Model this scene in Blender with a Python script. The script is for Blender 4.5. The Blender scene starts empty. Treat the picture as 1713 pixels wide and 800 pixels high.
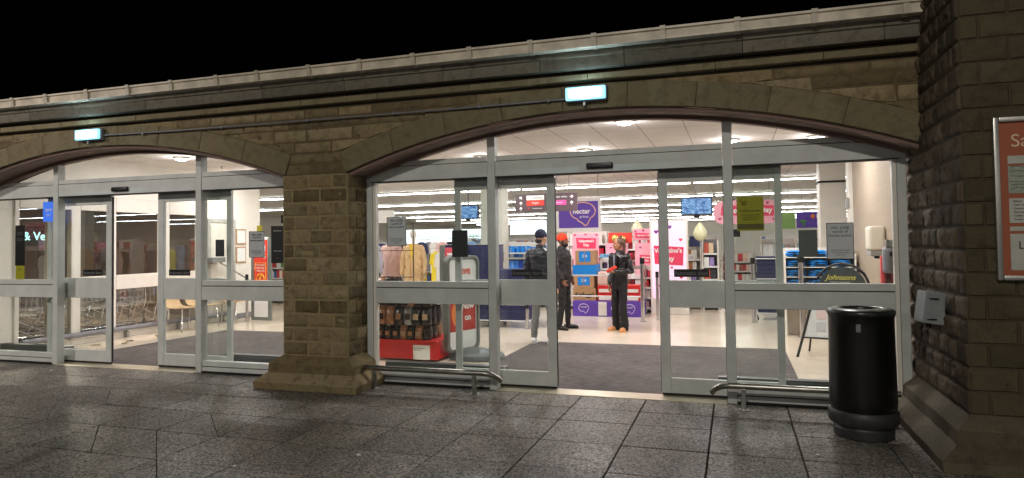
import bpy, bmesh, math, random
from mathutils import Vector, Matrix, noise
random.seed(7)
C = bpy.context.scene.collection
SC = bpy.context.scene
PI = math.pi
# ------------------------------------------------------------------ camera
cam = bpy.data.cameras.new('camera'); cam_ob = bpy.data.objects.new('camera', cam); C.objects.link(cam_ob)
F_PX, YAW, PITCH, ROLL = 1131.54, 0.316946, 0.030086, -0.013687
_f = Vector((-math.sin(YAW)*math.cos(PITCH), math.cos(YAW)*math.cos(PITCH), math.sin(PITCH)))
_r = Vector((math.cos(YAW), math.sin(YAW), 0)); _u = _r.cross(_f)
_r2 = _r*math.cos(ROLL) + _u*math.sin(ROLL); _u2 = -_r*math.sin(ROLL) + _u*math.cos(ROLL)
m = Matrix((( _r2.x, _u2.x, -_f.x, 0), (_r2.y, _u2.y, -_f.y, -7.045), (_r2.z, _u2.z, -_f.z, 1.6), (0, 0, 0, 1)))
cam_ob.matrix_world = m
cam.sensor_width = 36; cam.lens = F_PX/1713*36; cam.shift_y = -27.5/1713
cam.clip_start = 0.05; cam.clip_end = 400
SC.camera = cam_ob
# ------------------------------------------------------------------ night sky, exposure
w = bpy.data.worlds.new('World'); SC.world = w; w.use_nodes = True
bg = w.node_tree.nodes['Background']; bg.inputs[0].default_value = (0.25, 0.3, 0.5, 1); bg.inputs[1].default_value = 0.0006
SC.view_settings.view_transform = 'Standard'; SC.view_settings.look = 'None'
SC.view_settings.exposure = 0.0; SC.view_settings.gamma = 1.0
cy = SC.cycles
cy.max_bounces = 7; cy.diffuse_bounces = 4; cy.glossy_bounces = 4; cy.transmission_bounces = 4
cy.transparent_max_bounces = 32; cy.sample_clamp_indirect = 4; cy.use_light_tree = True
cy.caustics_reflective = False; cy.caustics_refractive = False
# ------------------------------------------------------------------ street lighting behind the camera, plus added fill lamps
def lamp(name, kind, loc, power, color, size=0.3, target=None, spread=None):
    l = bpy.data.lights.new(name, kind); l.energy = power; l.color = color
    if kind == 'AREA':
        l.shape = 'DISK'; l.size = size
        if spread: l.spread = spread
    elif kind in ('POINT', 'SPOT'): l.shadow_soft_size = size
    if kind == 'SPOT': l.spot_size = math.radians(110); l.spot_blend = .5
    o = bpy.data.objects.new(name, l); C.objects.link(o); o.location = loc
    if target: o.rotation_euler = (Vector(target)-Vector(loc)).to_track_quat('-Z', 'Y').to_euler()
    return o
lamp('street_light', 'SPOT', (-1.5, -16.5, 9.6), 3100, (1.0, 0.95, 0.85), .25, (-2.5, 0, 1.5))
sl = lamp('street_light', 'SPOT', (-14.5, -10.0, 6.5), 2300, (1.0, 0.89, 0.84), .25, (-9.6, 0, 2.2)); sl.data.spot_size = math.radians(42); sl.data.spot_blend = .9
for lx, ly in ((-19, -22), (-12, -27), (-6.5, -23), (1.0, -26), (7, -24), (13, -20)): lamp('added_fill_light', 'POINT', (lx, ly, 4.6), 330, (1.0, 0.93, 0.86), 0.0)  # unseen lamps added as soft fill for the shaded arch soffits

# ------------------------------------------------------------------ materials
MATS = {}
def nodes(name):
    mt = bpy.data.materials.new(name); mt.use_nodes = True
    nt = mt.node_tree; return mt, nt, nt.nodes['Principled BSDF']
def N(nt, typ, **kw):
    n = nt.nodes.new(typ)
    for k, v in kw.items():
        if k.startswith('_'): setattr(n, k[1:], v)
        else: n.inputs[k.replace('__', ' ')].default_value = v
    return n
def L(nt, a, b): nt.links.new(a, b)
def srgb(r, g, b):
    f = lambda c: (c/255/12.92) if c/255 <= .04045 else ((c/255+.055)/1.055)**2.4
    return (f(r), f(g), f(b))
def mat(name, col, rough=.5, metal=0, var=.12, scale=6, bump=0, bscale=60, spec=.5, coat=0, island=0, alpha=1):
    """Principled material whose colour wanders a little with procedural noise."""
    if name in MATS: return MATS[name]
    mt, nt, b = nodes(name)
    tc = N(nt, 'ShaderNodeTexCoord'); no = N(nt, 'ShaderNodeTexNoise', Scale=scale, Detail=5.0, Roughness=.6)
    L(nt, tc.outputs['Object'], no.inputs['Vector'])
    mp = N(nt, 'ShaderNodeMapRange'); mp.inputs[1].default_value = .3; mp.inputs[2].default_value = .7
    mp.inputs[3].default_value = 1-var; mp.inputs[4].default_value = 1+var
    L(nt, no.outputs['Fac'], mp.inputs[0])
    fac = mp.outputs[0]
    if island:
        g = N(nt, 'ShaderNodeNewGeometry'); m2 = N(nt, 'ShaderNodeMapRange')
        m2.inputs[3].default_value = 1-island; m2.inputs[4].default_value = 1+island
        L(nt, g.outputs['Random Per Island'], m2.inputs[0])
        mm = N(nt, 'ShaderNodeMath', _operation='MULTIPLY'); L(nt, fac, mm.inputs[0]); L(nt, m2.outputs[0], mm.inputs[1]); fac = mm.outputs[0]
    vm = N(nt, 'ShaderNodeVectorMath', _operation='SCALE'); vm.inputs[0].default_value = col
    L(nt, fac, vm.inputs['Scale']); L(nt, vm.outputs[0], b.inputs['Base Color'])
    mr = N(nt, 'ShaderNodeMapRange'); mr.inputs[3].default_value = max(0.02, rough*.85); mr.inputs[4].default_value = min(1, rough*1.15)
    L(nt, no.outputs['Fac'], mr.inputs[0]); L(nt, mr.outputs[0], b.inputs['Roughness'])
    b.inputs['Metallic'].default_value = metal; b.inputs['Specular IOR Level'].default_value = spec
    b.inputs['Coat Weight'].default_value = coat; b.inputs['Alpha'].default_value = alpha
    if bump:
        n2 = N(nt, 'ShaderNodeTexNoise', Scale=bscale, Detail=6.0); L(nt, tc.outputs['Object'], n2.inputs['Vector'])
        bp = N(nt, 'ShaderNodeBump', Strength=bump, Distance=.01); L(nt, n2.outputs['Fac'], bp.inputs['Height']); L(nt, bp.outputs[0], b.inputs['Normal'])
    MATS[name] = mt; return mt
def emis(name, col, strength):
    if name in MATS: return MATS[name]
    mt, nt, b = nodes(name)
    b.inputs['Base Color'].default_value = (*col, 1); b.inputs['Emission Color'].default_value = (*col, 1)
    b.inputs['Emission Strength'].default_value = strength; MATS[name] = mt; return mt
def paper(name, col, tr=.3):
    """thin paper: lets some of the light behind it through"""
    mt = mat(name, col, .6, var=.04); nt = mt.node_tree; out = [n for n in nt.nodes if n.type == 'OUTPUT_MATERIAL'][0]; b = nt.nodes['Principled BSDF']
    t = N(nt, 'ShaderNodeBsdfTranslucent'); t.inputs[0].default_value = (*col, 1); ms = N(nt, 'ShaderNodeMixShader'); ms.inputs[0].default_value = tr
    L(nt, b.outputs[0], ms.inputs[1]); L(nt, t.outputs[0], ms.inputs[2]); L(nt, ms.outputs[0], out.inputs[0]); return mt
def palette(name, cols, rough=.45, gloss=.5, emit=0):
    """each separate piece of the mesh takes one colour of the list"""
    if name in MATS: return MATS[name]
    mt, nt, b = nodes(name)
    g = N(nt, 'ShaderNodeNewGeometry'); r = N(nt, 'ShaderNodeValToRGB'); cr = r.color_ramp; cr.interpolation = 'CONSTANT'
    while len(cr.elements) < len(cols): cr.elements.new(0.5)
    for i, c in enumerate(cols):
        cr.elements[i].position = i/len(cols); cr.elements[i].color = (*srgb(*c), 1)
    L(nt, g.outputs['Random Per Island'], r.inputs[0]); L(nt, r.outputs[0], b.inputs['Base Color'])
    b.inputs['Roughness'].default_value = rough; b.inputs['Specular IOR Level'].default_value = gloss
    MATS[name] = mt; return mt
def stone_mat(name, col, col2, dark, bump=.5, isl=.25, rough=.85):
    mt, nt, b = nodes(name)
    tc = N(nt, 'ShaderNodeTexCoord'); g = N(nt, 'ShaderNodeNewGeometry')
    n1 = N(nt, 'ShaderNodeTexNoise', Scale=2.2, Detail=8.0, Roughness=.65); L(nt, tc.outputs['Object'], n1.inputs['Vector'])
    mx = N(nt, 'ShaderNodeMix', _data_type='RGBA'); mx.inputs[6].default_value = (*col, 1); mx.inputs[7].default_value = (*col2, 1)
    ad = N(nt, 'ShaderNodeMath', _operation='MULTIPLY_ADD'); ad.inputs[1].default_value = .55; L(nt, g.outputs['Random Per Island'], ad.inputs[0])
    ml = N(nt, 'ShaderNodeMath', _operation='MULTIPLY'); ml.inputs[1].default_value = .5; L(nt, n1.outputs['Fac'], ml.inputs[0]); L(nt, ml.outputs[0], ad.inputs[2])
    L(nt, ad.outputs[0], mx.inputs[0])
    n2 = N(nt, 'ShaderNodeTexNoise', Scale=9.0, Detail=8.0, Roughness=.7); L(nt, tc.outputs['Object'], n2.inputs['Vector'])
    r2 = N(nt, 'ShaderNodeMapRange'); r2.inputs[1].default_value = .48; r2.inputs[2].default_value = .72; r2.inputs[3].default_value = 0; r2.inputs[4].default_value = .75
    L(nt, n2.outputs['Fac'], r2.inputs[0])
    m2 = N(nt, 'ShaderNodeMix', _data_type='RGBA'); m2.inputs[7].default_value = (*dark, 1); L(nt, mx.outputs[2], m2.inputs[6]); L(nt, r2.outputs[0], m2.inputs[0])
    n3 = N(nt, 'ShaderNodeTexNoise', Scale=90.0, Detail=4.0); L(nt, tc.outputs['Object'], n3.inputs['Vector'])
    r3 = N(nt, 'ShaderNodeMapRange'); r3.inputs[1].default_value = .3; r3.inputs[2].default_value = .7; r3.inputs[3].default_value = .82; r3.inputs[4].default_value = 1.18
    L(nt, n3.outputs['Fac'], r3.inputs[0])
    ri = N(nt, 'ShaderNodeMapRange'); ri.inputs[3].default_value = 1-isl; ri.inputs[4].default_value = 1+isl; 
    wn = N(nt, 'ShaderNodeTexWhiteNoise', _noise_dimensions='1D'); L(nt, g.outputs['Random Per Island'], wn.inputs['W']); L(nt, wn.outputs['Value'], ri.inputs[0])
    mm = N(nt, 'ShaderNodeMath', _operation='MULTIPLY'); L(nt, r3.outputs[0], mm.inputs[0]); L(nt, ri.outputs[0], mm.inputs[1])
    vs = N(nt, 'ShaderNodeVectorMath', _operation='SCALE'); L(nt, m2.outputs[2], vs.inputs[0]); L(nt, mm.outputs[0], vs.inputs['Scale'])
    L(nt, vs.outputs[0], b.inputs['Base Color']); b.inputs['Roughness'].default_value = rough; b.inputs['Specular IOR Level'].default_value = .25
    b1 = N(nt, 'ShaderNodeBump', Strength=bump, Distance=.006)
    n4 = N(nt, 'ShaderNodeTexNoise', Scale=38.0, Detail=8.0, Roughness=.7); L(nt, tc.outputs['Object'], n4.inputs['Vector'])
    L(nt, n4.outputs['Fac'], b1.inputs['Height']); L(nt, b1.outputs[0], b.inputs['Normal'])
    MATS[name] = mt; return mt
def glass_mat(name, tint=(.97, .99, .98), base=.045, rough=0.0, dirt=.035):
    mt = bpy.data.materials.new(name); mt.use_nodes = True; nt = mt.node_tree; nt.nodes.clear()
    out = N(nt, 'ShaderNodeOutputMaterial'); tr = N(nt, 'ShaderNodeBsdfTransparent'); tr.inputs[0].default_value = (*tint, 1)
    gl = N(nt, 'ShaderNodeBsdfGlossy'); gl.inputs['Roughness'].default_value = rough; gl.inputs[0].default_value = (1, 1, 1, 1)
    lw = N(nt, 'ShaderNodeLayerWeight', Blend=.5)
    p = N(nt, 'ShaderNodeMath', _operation='POWER'); p.inputs[1].default_value = 4.0; L(nt, lw.outputs['Facing'], p.inputs[0])
    ma = N(nt, 'ShaderNodeMath', _operation='MULTIPLY_ADD'); ma.inputs[1].default_value = .9; ma.inputs[2].default_value = base; L(nt, p.outputs[0], ma.inputs[0])
    ms = N(nt, 'ShaderNodeMixShader'); L(nt, ma.outputs[0], ms.inputs[0]); L(nt, tr.outputs[0], ms.inputs[1]); L(nt, gl.outputs[0], ms.inputs[2])
    df = N(nt, 'ShaderNodeBsdfDiffuse'); df.inputs[0].default_value = (.6, .6, .58, 1)
    tc = N(nt, 'ShaderNodeTexCoord'); no = N(nt, 'ShaderNodeTexNoise', Scale=3.0, Detail=6.0); L(nt, tc.outputs['Object'], no.inputs['Vector'])
    mr = N(nt, 'ShaderNodeMapRange'); mr.inputs[1].default_value = .45; mr.inputs[2].default_value = .75; mr.inputs[3].default_value = dirt*.25; mr.inputs[4].default_value = dirt
    L(nt, no.outputs['Fac'], mr.inputs[0])
    m2 = N(nt, 'ShaderNodeMixShader'); L(nt, mr.outputs[0], m2.inputs[0]); L(nt, ms.outputs[0], m2.inputs[1]); L(nt, df.outputs[0], m2.inputs[2])
    L(nt, m2.outputs[0], out.inputs[0]); MATS[name] = mt; return mt

# ------------------------------------------------------------------ mesh builder
class MB:
    def __init__(s): s.bm = bmesh.new(); s.mi = 0
    def _tag(s, f0):
        s.bm.faces.ensure_lookup_table()
        for f in list(s.bm.faces)[f0:]: f.material_index = s.mi
    def box(s, x0, y0, z0, x1, y1, z1, bev=0, rot=0, seg=1, tilt=None):
        tb = bmesh.new(); r = bmesh.ops.create_cube(tb, size=1.0)
        for v in r['verts']: v.co = Vector((v.co.x*(x1-x0), v.co.y*(y1-y0), v.co.z*(z1-z0)))
        if bev:
            bmesh.ops.bevel(tb, geom=list(tb.edges), offset=min(bev, .45*min(abs(x1-x0), abs(y1-y0), abs(z1-z0))), segments=seg, affect='EDGES', profile=.6)
        M = Matrix.Rotation(rot, 3, 'Z')
        if tilt is not None: M = M @ tilt
        cc = Vector(((x0+x1)/2, (y0+y1)/2, (z0+z1)/2)); mp = {v: s.bm.verts.new(M @ v.co + cc) for v in tb.verts}
        for f in tb.faces: s.bm.faces.new([mp[v] for v in f.verts]).material_index = s.mi
        tb.free(); return s
    def cyl(s, p0, p1, r0, r1=None, n=16, cap=True):
        r1 = r0 if r1 is None else r1; n0 = len(s.bm.faces)
        p0, p1 = Vector(p0), Vector(p1); d = (p1-p0).normalized()
        a = Vector((0, 0, 1)) if abs(d.z) < .9 else Vector((1, 0, 0)); u = d.cross(a).normalized(); v = d.cross(u)
        A = [s.bm.verts.new(p0+(u*math.cos(t)+v*math.sin(t))*r0) for t in [2*PI*i/n for i in range(n)]]
        B = [s.bm.verts.new(p1+(u*math.cos(t)+v*math.sin(t))*r1) for t in [2*PI*i/n for i in range(n)]]
        for i in range(n): s.bm.faces.new((A[i], A[(i+1) % n], B[(i+1) % n], B[i]))
        if cap: s.bm.faces.new(A[::-1]); s.bm.faces.new(B)
        s._tag(n0); return s
    def tube(s, pts, r, n=8, closed=False):
        n0 = len(s.bm.faces); P = [Vector(p) for p in pts]; rings = []; k = len(P)
        for i, p in enumerate(P):
            a = P[i-1] if (i > 0 or closed) else P[i]; b = P[(i+1) % k] if (i < k-1 or closed) else P[i]
            d = (b-a).normalized(); h = Vector((0, 0, 1)) if abs(d.z) < .95 else Vector((1, 0, 0))
            u = d.cross(h).normalized(); v = d.cross(u)
            rings.append([s.bm.verts.new(p+(u*math.cos(t)+v*math.sin(t))*r) for t in [2*PI*j/n for j in range(n)]])
        for i in range(k if closed else k-1):
            A, B = rings[i], rings[(i+1) % k]
            for j in range(n): s.bm.faces.new((A[j], A[(j+1) % n], B[(j+1) % n], B[j]))
        if not closed: s.bm.faces.new(rings[0][::-1]); s.bm.faces.new(rings[-1])
        s._tag(n0); return s
    def ell(s, c, rx, ry, rz, seg=16, M=None):
        n0 = len(s.bm.faces); r = bmesh.ops.create_uvsphere(s.bm, u_segments=seg, v_segments=max(6, seg*2//3), radius=1)
        for v in r['verts']:
            p = Vector((v.co.x*rx, v.co.y*ry, v.co.z*rz)); v.co = (M @ p if M else p)+Vector(c)
        s._tag(n0); return s
    def cap(s, p0, r0, p1, r1, seg=12):
        s.ell(p0, r0, r0, r0, seg); s.ell(p1, r1, r1, r1, seg); s.cyl(p0, p1, r0*.995, r1*.995, seg*2); return s
    def chain(s, pts):
        for a, b in zip(pts, pts[1:]): s.cap(a[0], a[1], b[0], b[1])
        return s
    def loft(s, rings, n=20, cap=True):
        """rings: (x, y, z, rx, ry) ellipses"""
        n0 = len(s.bm.faces); R = []
        for (x, y, z, rx, ry) in rings:
            R.append([s.bm.verts.new((x+rx*math.cos(2*PI*j/n), y+ry*math.sin(2*PI*j/n), z)) for j in range(n)])
        for A, B in zip(R, R[1:]):
            for j in range(n): s.bm.faces.new((A[j], A[(j+1) % n], B[(j+1) % n], B[j]))
        if cap: s.bm.faces.new(R[0][::-1]); s.bm.faces.new(R[-1])
        s._tag(n0); return s
    def poly(s, pts, thick=None):
        """flat polygon of 3D points, pushed along the vector thick when given"""
        n0 = len(s.bm.faces); A = [s.bm.verts.new(p) for p in pts]; s.bm.faces.new(A)
        if thick is not None:
            t = Vector(thick); B = [s.bm.verts.new(Vector(p)+t) for p in pts]; s.bm.faces.new(B[::-1]); k = len(A)
            for i in range(k): s.bm.faces.new((A[i], B[i], B[(i+1) % k], A[(i+1) % k]))
        s._tag(n0); return s
    def build(s, name, mats, parent=None, smooth=None, origin=None):
        me = bpy.data.meshes.new(name)
        off = Vector(parent['_o']) if parent is not None and '_o' in parent else (Vector(origin) if origin else Vector((0, 0, 0)))
        bmesh.ops.recalc_face_normals(s.bm, faces=s.bm.faces)
        for v in s.bm.verts: v.co -= off
        s.bm.to_mesh(me); s.bm.free()
        for mt in (mats if isinstance(mats, (list, tuple)) else [mats]): me.materials.append(mt)
        if smooth is not None:
            me.polygons.foreach_set('use_smooth', [True]*len(me.polygons))
            try: me.set_sharp_from_angle(angle=math.radians(smooth))
            except Exception: pass
        o = bpy.data.objects.new(name, me); C.objects.link(o)
        if parent is not None: o.parent = parent; o['_o'] = off[:]
        else: o.location = off; o['_o'] = off[:]
        return o
def tag(o, label=None, cat=None, group=None, kind=None):
    if label: o['label'] = label
    if cat: o['category'] = cat
    if group: o['group'] = group
    if kind: o['kind'] = kind
    return o
def thing(name, label, cat, loc, group=None):
    o = bpy.data.objects.new(name, None); C.objects.link(o); o.location = loc; o['_o'] = tuple(loc)
    o.empty_display_size = .1
    return tag(o, label, cat, group)
def kids(o): return [c for c in bpy.data.objects if c.parent == o]
def dup(root, loc, label=None, rz=None, group=None):
    r = root.copy(); C.objects.link(r); r.location = loc
    if rz is not None: r.rotation_euler = (0, 0, rz)
    if label: r['label'] = label
    if group: r['group'] = group
    for ch in kids(root):
        c = ch.copy(); C.objects.link(c); c.parent = r
        for g in kids(ch):
            d = g.copy(); C.objects.link(d); d.parent = c
    return r
def text(s, parent, x, y, z, size, mt, name='lettering', align='CENTER', rz=0, sx=1.0, shear=0, bold=0):
    """lettering standing upright on a sign, facing -Y (turned by rz)"""
    cu = bpy.data.curves.new(name, 'FONT'); cu.body = s; cu.size = size; cu.align_x = align; cu.align_y = 'CENTER'
    cu.extrude = .0008; cu.shear = shear; cu.offset = bold
    cu.materials.append(mt); o = bpy.data.objects.new(name, cu); C.objects.link(o)
    o.parent = parent; o.location = Vector((x, y, z))-Vector(parent['_o']); o.rotation_euler = (PI/2, 0, rz); o.scale = (sx, 1, 1)
    return o
def heart(mb, x, y, z, r, t=.004):
    pts = []
    for k in range(20):
        a = 2*PI*k/20; pts.append((x+r*math.sin(a)**3, y, z+r*(13*math.cos(a)-5*math.cos(2*a)-2*math.cos(3*a)-math.cos(4*a))/16))
    mb.poly(pts, (0, -t, 0))

M_white = mat('white_frame_paint', srgb(199, 202, 198), .42, var=.10, scale=4, spec=.35, bump=.05, bscale=30)
M_whiteint = mat('white_interior_frame', srgb(228, 222, 212), .4, var=.04)
M_dark = mat('dark_rubber', srgb(28, 28, 28), .6)
M_black = mat('black_plastic', srgb(14, 14, 15), .35)
M_gasket = mat('black_gasket', srgb(18, 18, 18), .7)
M_steel = mat('brushed_steel', srgb(170, 170, 168), .28, metal=1, var=.1)
M_chrome = mat('chrome', srgb(215, 215, 218), .16, metal=1, var=.04)
M_wall = mat('painted_wall', srgb(226, 214, 196), .7, var=.04, scale=2)
M_wallw = mat('white_wall', srgb(235, 230, 220), .6, var=.03, scale=2)
M_beige = mat('beige_wall', srgb(158, 142, 124), .65, var=.05, scale=2)
M_glass = glass_mat('door_glass')
M_glassin = glass_mat('partition_glass', base=.06, dirt=.02, tint=(.9, .92, .92))
M_blacktxt = mat('black_print', srgb(20, 20, 20), .6)
M_whitetxt = mat('white_print', srgb(245, 245, 245), .6, var=.02)
M_greytxt = mat('grey_print', srgb(120, 120, 122), .6)
M_red = mat('red_card', srgb(200, 30, 30), .4, var=.06)
M_poster = paper('grey_poster_paper', srgb(200, 203, 204), .38)
M_paper = mat('white_paper', srgb(235, 235, 232), .6, var=.03)
# ================================================================== stone front of the building
ST_A = stone_mat('sandstone', (.165, .115, .052), (.29, .235, .14), (.05, .03, .013), isl=.35)
ST_B = stone_mat('sandstone_dressed', (.19, .155, .088), (.225, .19, .115), (.10, .08, .045), bump=.3, isl=.12)
ST_C = stone_mat('dark_rock_faced_stone', (.075, .055, .037), (.12, .09, .06), (.03, .023, .016), bump=.8, isl=.4)
ST_D = stone_mat('weathered_cornice_stone', (.13, .12, .095), (.18, .16, .12), (.06, .055, .045), bump=.4, isl=.2)
ST_E = stone_mat('mossy_sandstone', (.07, .058, .032), (.092, .075, .045), (.04, .032, .018), bump=.45, isl=.2)
M_mortar = mat('lime_mortar', srgb(146, 130, 96), .95, var=.2, scale=14, bump=.5)
M_mortard = mat('dark_mortar', srgb(70, 62, 48), .95, var=.2, scale=14, bump=.5)
M_soffit = mat('brown_painted_timber', srgb(142, 118, 110), .55, var=.15, scale=5)
YF = -.42; ZS = 2.41; RA = 8.16; RE = RA+.255; HALF = 2.84; ZT = 2.92; ZC = ZT-RA
BAYS = (-1.29, -7.77); PIL = ((-4.96, -4.11), (-11.45, -10.61))
def smooth(t): t = max(0, min(1, t)); return t*t*(3-2*t)
def stone(mb, q, o, ua, ub, n, h=.012, rough=.006, gap=.005, edge=.012, cell=.045, rs=6.0, face=0, base=-.006):
    """one block: q = four (a, b) corners anticlockwise, laid on the plane o + a*ua + b*ub and swelling along n"""
    (a0, b0), (a1, b1), (a2, b2), (a3, b3) = q
    la = max(math.hypot(a1-a0, b1-b0), math.hypot(a2-a3, b2-b3)); lb = max(math.hypot(a3-a0, b3-b0), math.hypot(a2-a1, b2-b1))
    def line(l):
        k = max(1, round((l-2*edge-2*gap)/cell)); pts = [gap/l, (gap+edge*.4)/l, (gap+edge)/l]
        pts += [(gap+edge)/l+(1-2*(gap+edge)/l)*i/k for i in range(1, k)]
        return pts+[1-(gap+edge)/l, 1-(gap+edge*.4)/l, 1-gap/l]
    S, T = line(la), line(lb); G = []; sd = random.random()*50; tlt = (random.random()-.5)*face, (random.random()-.5)*face
    for t in T:
        row = []
        for s_ in S:
            a = (a0*(1-s_)+a1*s_)*(1-t)+(a3*(1-s_)+a2*s_)*t; b = (b0*(1-s_)+b1*s_)*(1-t)+(b3*(1-s_)+b2*s_)*t
            d = min(s_*la, (1-s_)*la, t*lb, (1-t)*lb)-gap
            k = smooth(d/edge) if d > 0 else 0
            nz = noise.fractal(Vector((a*rs+sd, b*rs*1.9, sd)), 1.0, 2.0, 5)
            hh = base+(h-base)*k + k*smooth(d/.05)*rough*(nz*1.3+.4) + k*smooth(d/.05)*(tlt[0]*(s_-.5)+tlt[1]*(t-.5))
            ja = noise.noise(Vector((a*9, b*9, 3)))*rough*.5
            row.append(mb.bm.verts.new(o+ua*(a+ja)+ub*(b+ja*.5)+n*hh))
        G.append(row)
    for i in range(len(T)-1):
        for j in range(len(S)-1): mb.bm.faces.new((G[i][j], G[i][j+1], G[i+1][j+1], G[i+1][j]))
def course(mb, x0f, x1f, z0, z1, o, ua, ub, n, lens=(.26, .46), **kw):
    """a course between the lines x0f(z), x1f(z)"""
    a, b = x0f((z0+z1)/2), x1f((z0+z1)/2)
    if b-a < .06: return
    cuts = []; x = a+random.uniform(.35, 1)*random.uniform(*lens)
    while x < b-.13: cuts.append(x); x += random.uniform(*lens)
    L0 = [x0f(z0)]+cuts+[x1f(z0)]; L1 = [x0f(z1)]+cuts+[x1f(z1)]
    for i in range(len(L0)-1):
        stone(mb, ((L0[i], z0), (L0[i+1], z0), (L1[i+1], z1), (L1[i], z1)), o, ua, ub, n, **kw)
def arcz(c, x, R=RA): return ZC+math.sqrt(max(0, R*R-(x-c)**2))
X_, Y_, Z_ = Vector((1, 0, 0)), Vector((0, 1, 0)), Vector((0, 0, 1))
bld = thing('stone_building', 'sandstone front with two wide shallow arches over the glazed entrances', 'building', (-4.5, -.42, 0))
# solid wall behind the blocks (mortar face)
mb = MB(); ym = YF-.0035
xs = [-14.0, PIL[1][0]]
def wallcol(xa, xb, za, zb):
    mb.poly([(xa, ym, za), (xb, ym, zb), (xb, ym, 3.166), (xa, ym, 3.166)])
    mb.poly([(xa, .19, za), (xb, .19, zb), (xb, .19, 3.5), (xa, .19, 3.5)])
for c in BAYS:
    k = 28
    for i in range(k):
        xa = c-HALF+2*HALF*i/k; xb = c-HALF+2*HALF*(i+1)/k
        wallcol(xa, xb, arcz(c, xa), arcz(c, xb))
mb.box(BAYS[1]+HALF, ym, ZS, BAYS[0]-HALF, .19, 3.166)
mb.box(-15.5, ym, ZS, BAYS[1]-HALF, .19, 3.166)
mb.build('wall', mat('brown_mortar', srgb(98, 83, 60), .95, var=.2, scale=14, bump=.5), bld)
for a_, b_ in ((PIL[0][0]-.003, PIL[0][1]+.003), (-15.5, PIL[1][1]+.003)): mb = MB(); mb.box(a_, ym, 0, b_, .19, ZS-.001); mb.build('pier_core', M_mortar, bld)
# the face blocks
o = Vector((0, YF, 0)); nF = -Y_
hC = (ZS-.35)/13
for (pa, pb) in PIL:
    mb = MB()
    for i in range(13):
        z0 = .35+i*hC; z1 = z0+hC
        L0 = [pa, pb]; k = i % 2
        cuts = [pa+.12+.04*random.random(), pa+.47+.05*random.random()] if k else [pa+.31+.05*random.random(), pa+.64+.03*random.random()]
        cs = [pa]+cuts+[pb]
        for a, b in zip(cs, cs[1:]): stone(mb, ((a, z0), (b, z0), (b, z1), (a, z1)), o, X_, Z_, nF, h=.009, rough=.016, face=.008, gap=.004, cell=.025)
        # right and left returns
        for sgn, px in ((1, pb), (-1, pa)):
            cs2 = [0, .16, .42] if k else [0, .27, .42]
            for a, b in zip(cs2, cs2[1:]):
                stone(mb, ((a, z0), (b, z0), (b, z1), (a, z1)), Vector((px, YF, 0)), Y_, Z_, X_*sgn, h=.011, rough=.016, face=.01, gap=.004, cell=.025)
    mb.build('pier_facing', ST_A, bld, smooth=50)
def ring_edge(c, side):
    ca = HALF/RA; dx, dz = .255*ca, .255*math.sqrt(1-ca*ca); xe = HALF+dx; ze = ZS+dz
    def f(z):
        if z <= ze: return c+side*(HALF+(xe-HALF)*(z-ZS)/(ze-ZS))
        return c+side*math.sqrt(max(0.0, RE*RE-(z-ZC)**2))
    return f
edges = [(ring_edge(BAYS[1], 1), ring_edge(BAYS[0], -1)), (ring_edge(BAYS[0], 1), lambda z: 1.55), (lambda z: -15.0, ring_edge(BAYS[1], -1))]
zc = [ZS+.125*i for i in range(3)]+[2.79, 2.94, 3.06, 3.165]
for (fa, fb) in edges:
    mb = MB()
    for z0, z1 in zip(zc, zc[1:]):
        course(mb, fa, fb, z0, z1, o, X_, Z_, nF, h=.007, rough=.012, face=.006, gap=.004, lens=(.4, .8))
    mb.build('spandrel_facing', ST_A, bld, smooth=50)
# arch rings of dressed voussoirs
for c in BAYS:
    mb = MB(); A = math.asin(HALF/RA); k = 9
    for i in range(k):
        t0 = -A+2*A*i/k; t1 = -A+2*A*(i+1)/k; sub = 3
        for s_ in range(1):
            P = lambda t, R: (c+R*math.sin(t), ZC+R*math.cos(t))
            # subdivide each voussoir along the arc so that its edges stay curved
            la = (t1-t0)*RA; nn = 12; G = []
            hs = .02+.003*random.random(); g = .002/la
            S = [g, g+.006/la] + [g+.006/la+(1-2*g-.012/la)*q/nn for q in range(1, nn)] + [1-g-.006/la, 1-g]
            T = [.0, .03, .06, .25, .5, .75, .94, .97, 1.]
            for ti, t in enumerate(T):
                row = []
                for si, q in enumerate(S):
                    ang = t0+(t1-t0)*q; x, z = P(ang, RA+.255*t); x2 = min(x, 1.548)
                    hh = 0 if ti in (0, len(T)-1) else hs-.007 if si in (0, len(S)-1) else hs+.0025*noise.noise(Vector((x*5, 0, z*5)))
                    row.append(mb.bm.verts.new((x2, YF-hh, z)))
                G.append(row)
            for a in range(len(T)-1):
                for b_ in range(len(S)-1): mb.bm.faces.new((G[a][b_], G[a][b_+1], G[a+1][b_+1], G[a+1][b_]))
    mb.build('arch_ring', ST_B, bld, smooth=50)
    # painted timber lining under the arch
    mb = MB(); k = 48; prof = [(-.40, -.002), (-.385, -.03), (-.345, -.042), (-.30, -.034), (-.285, -.012), (-.06, -.016), (-.05, -.052), (.05, -.052), (.05, -.002)]
    rings = []
    for i in range(k+1):
        t = -A+2*A*i/k
        rings.append([mb.bm.verts.new((c+(RA+dz)*math.sin(t), y, ZC+(RA+dz)*math.cos(t))) for (y, dz) in prof])
    for r0, r1 in zip(rings, rings[1:]):
        for j in range(len(prof)-1): mb.bm.faces.new((r0[j], r0[j+1], r1[j+1], r1[j]))
    mb.build('arch_lining', M_soffit, bld, smooth=30)
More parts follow.
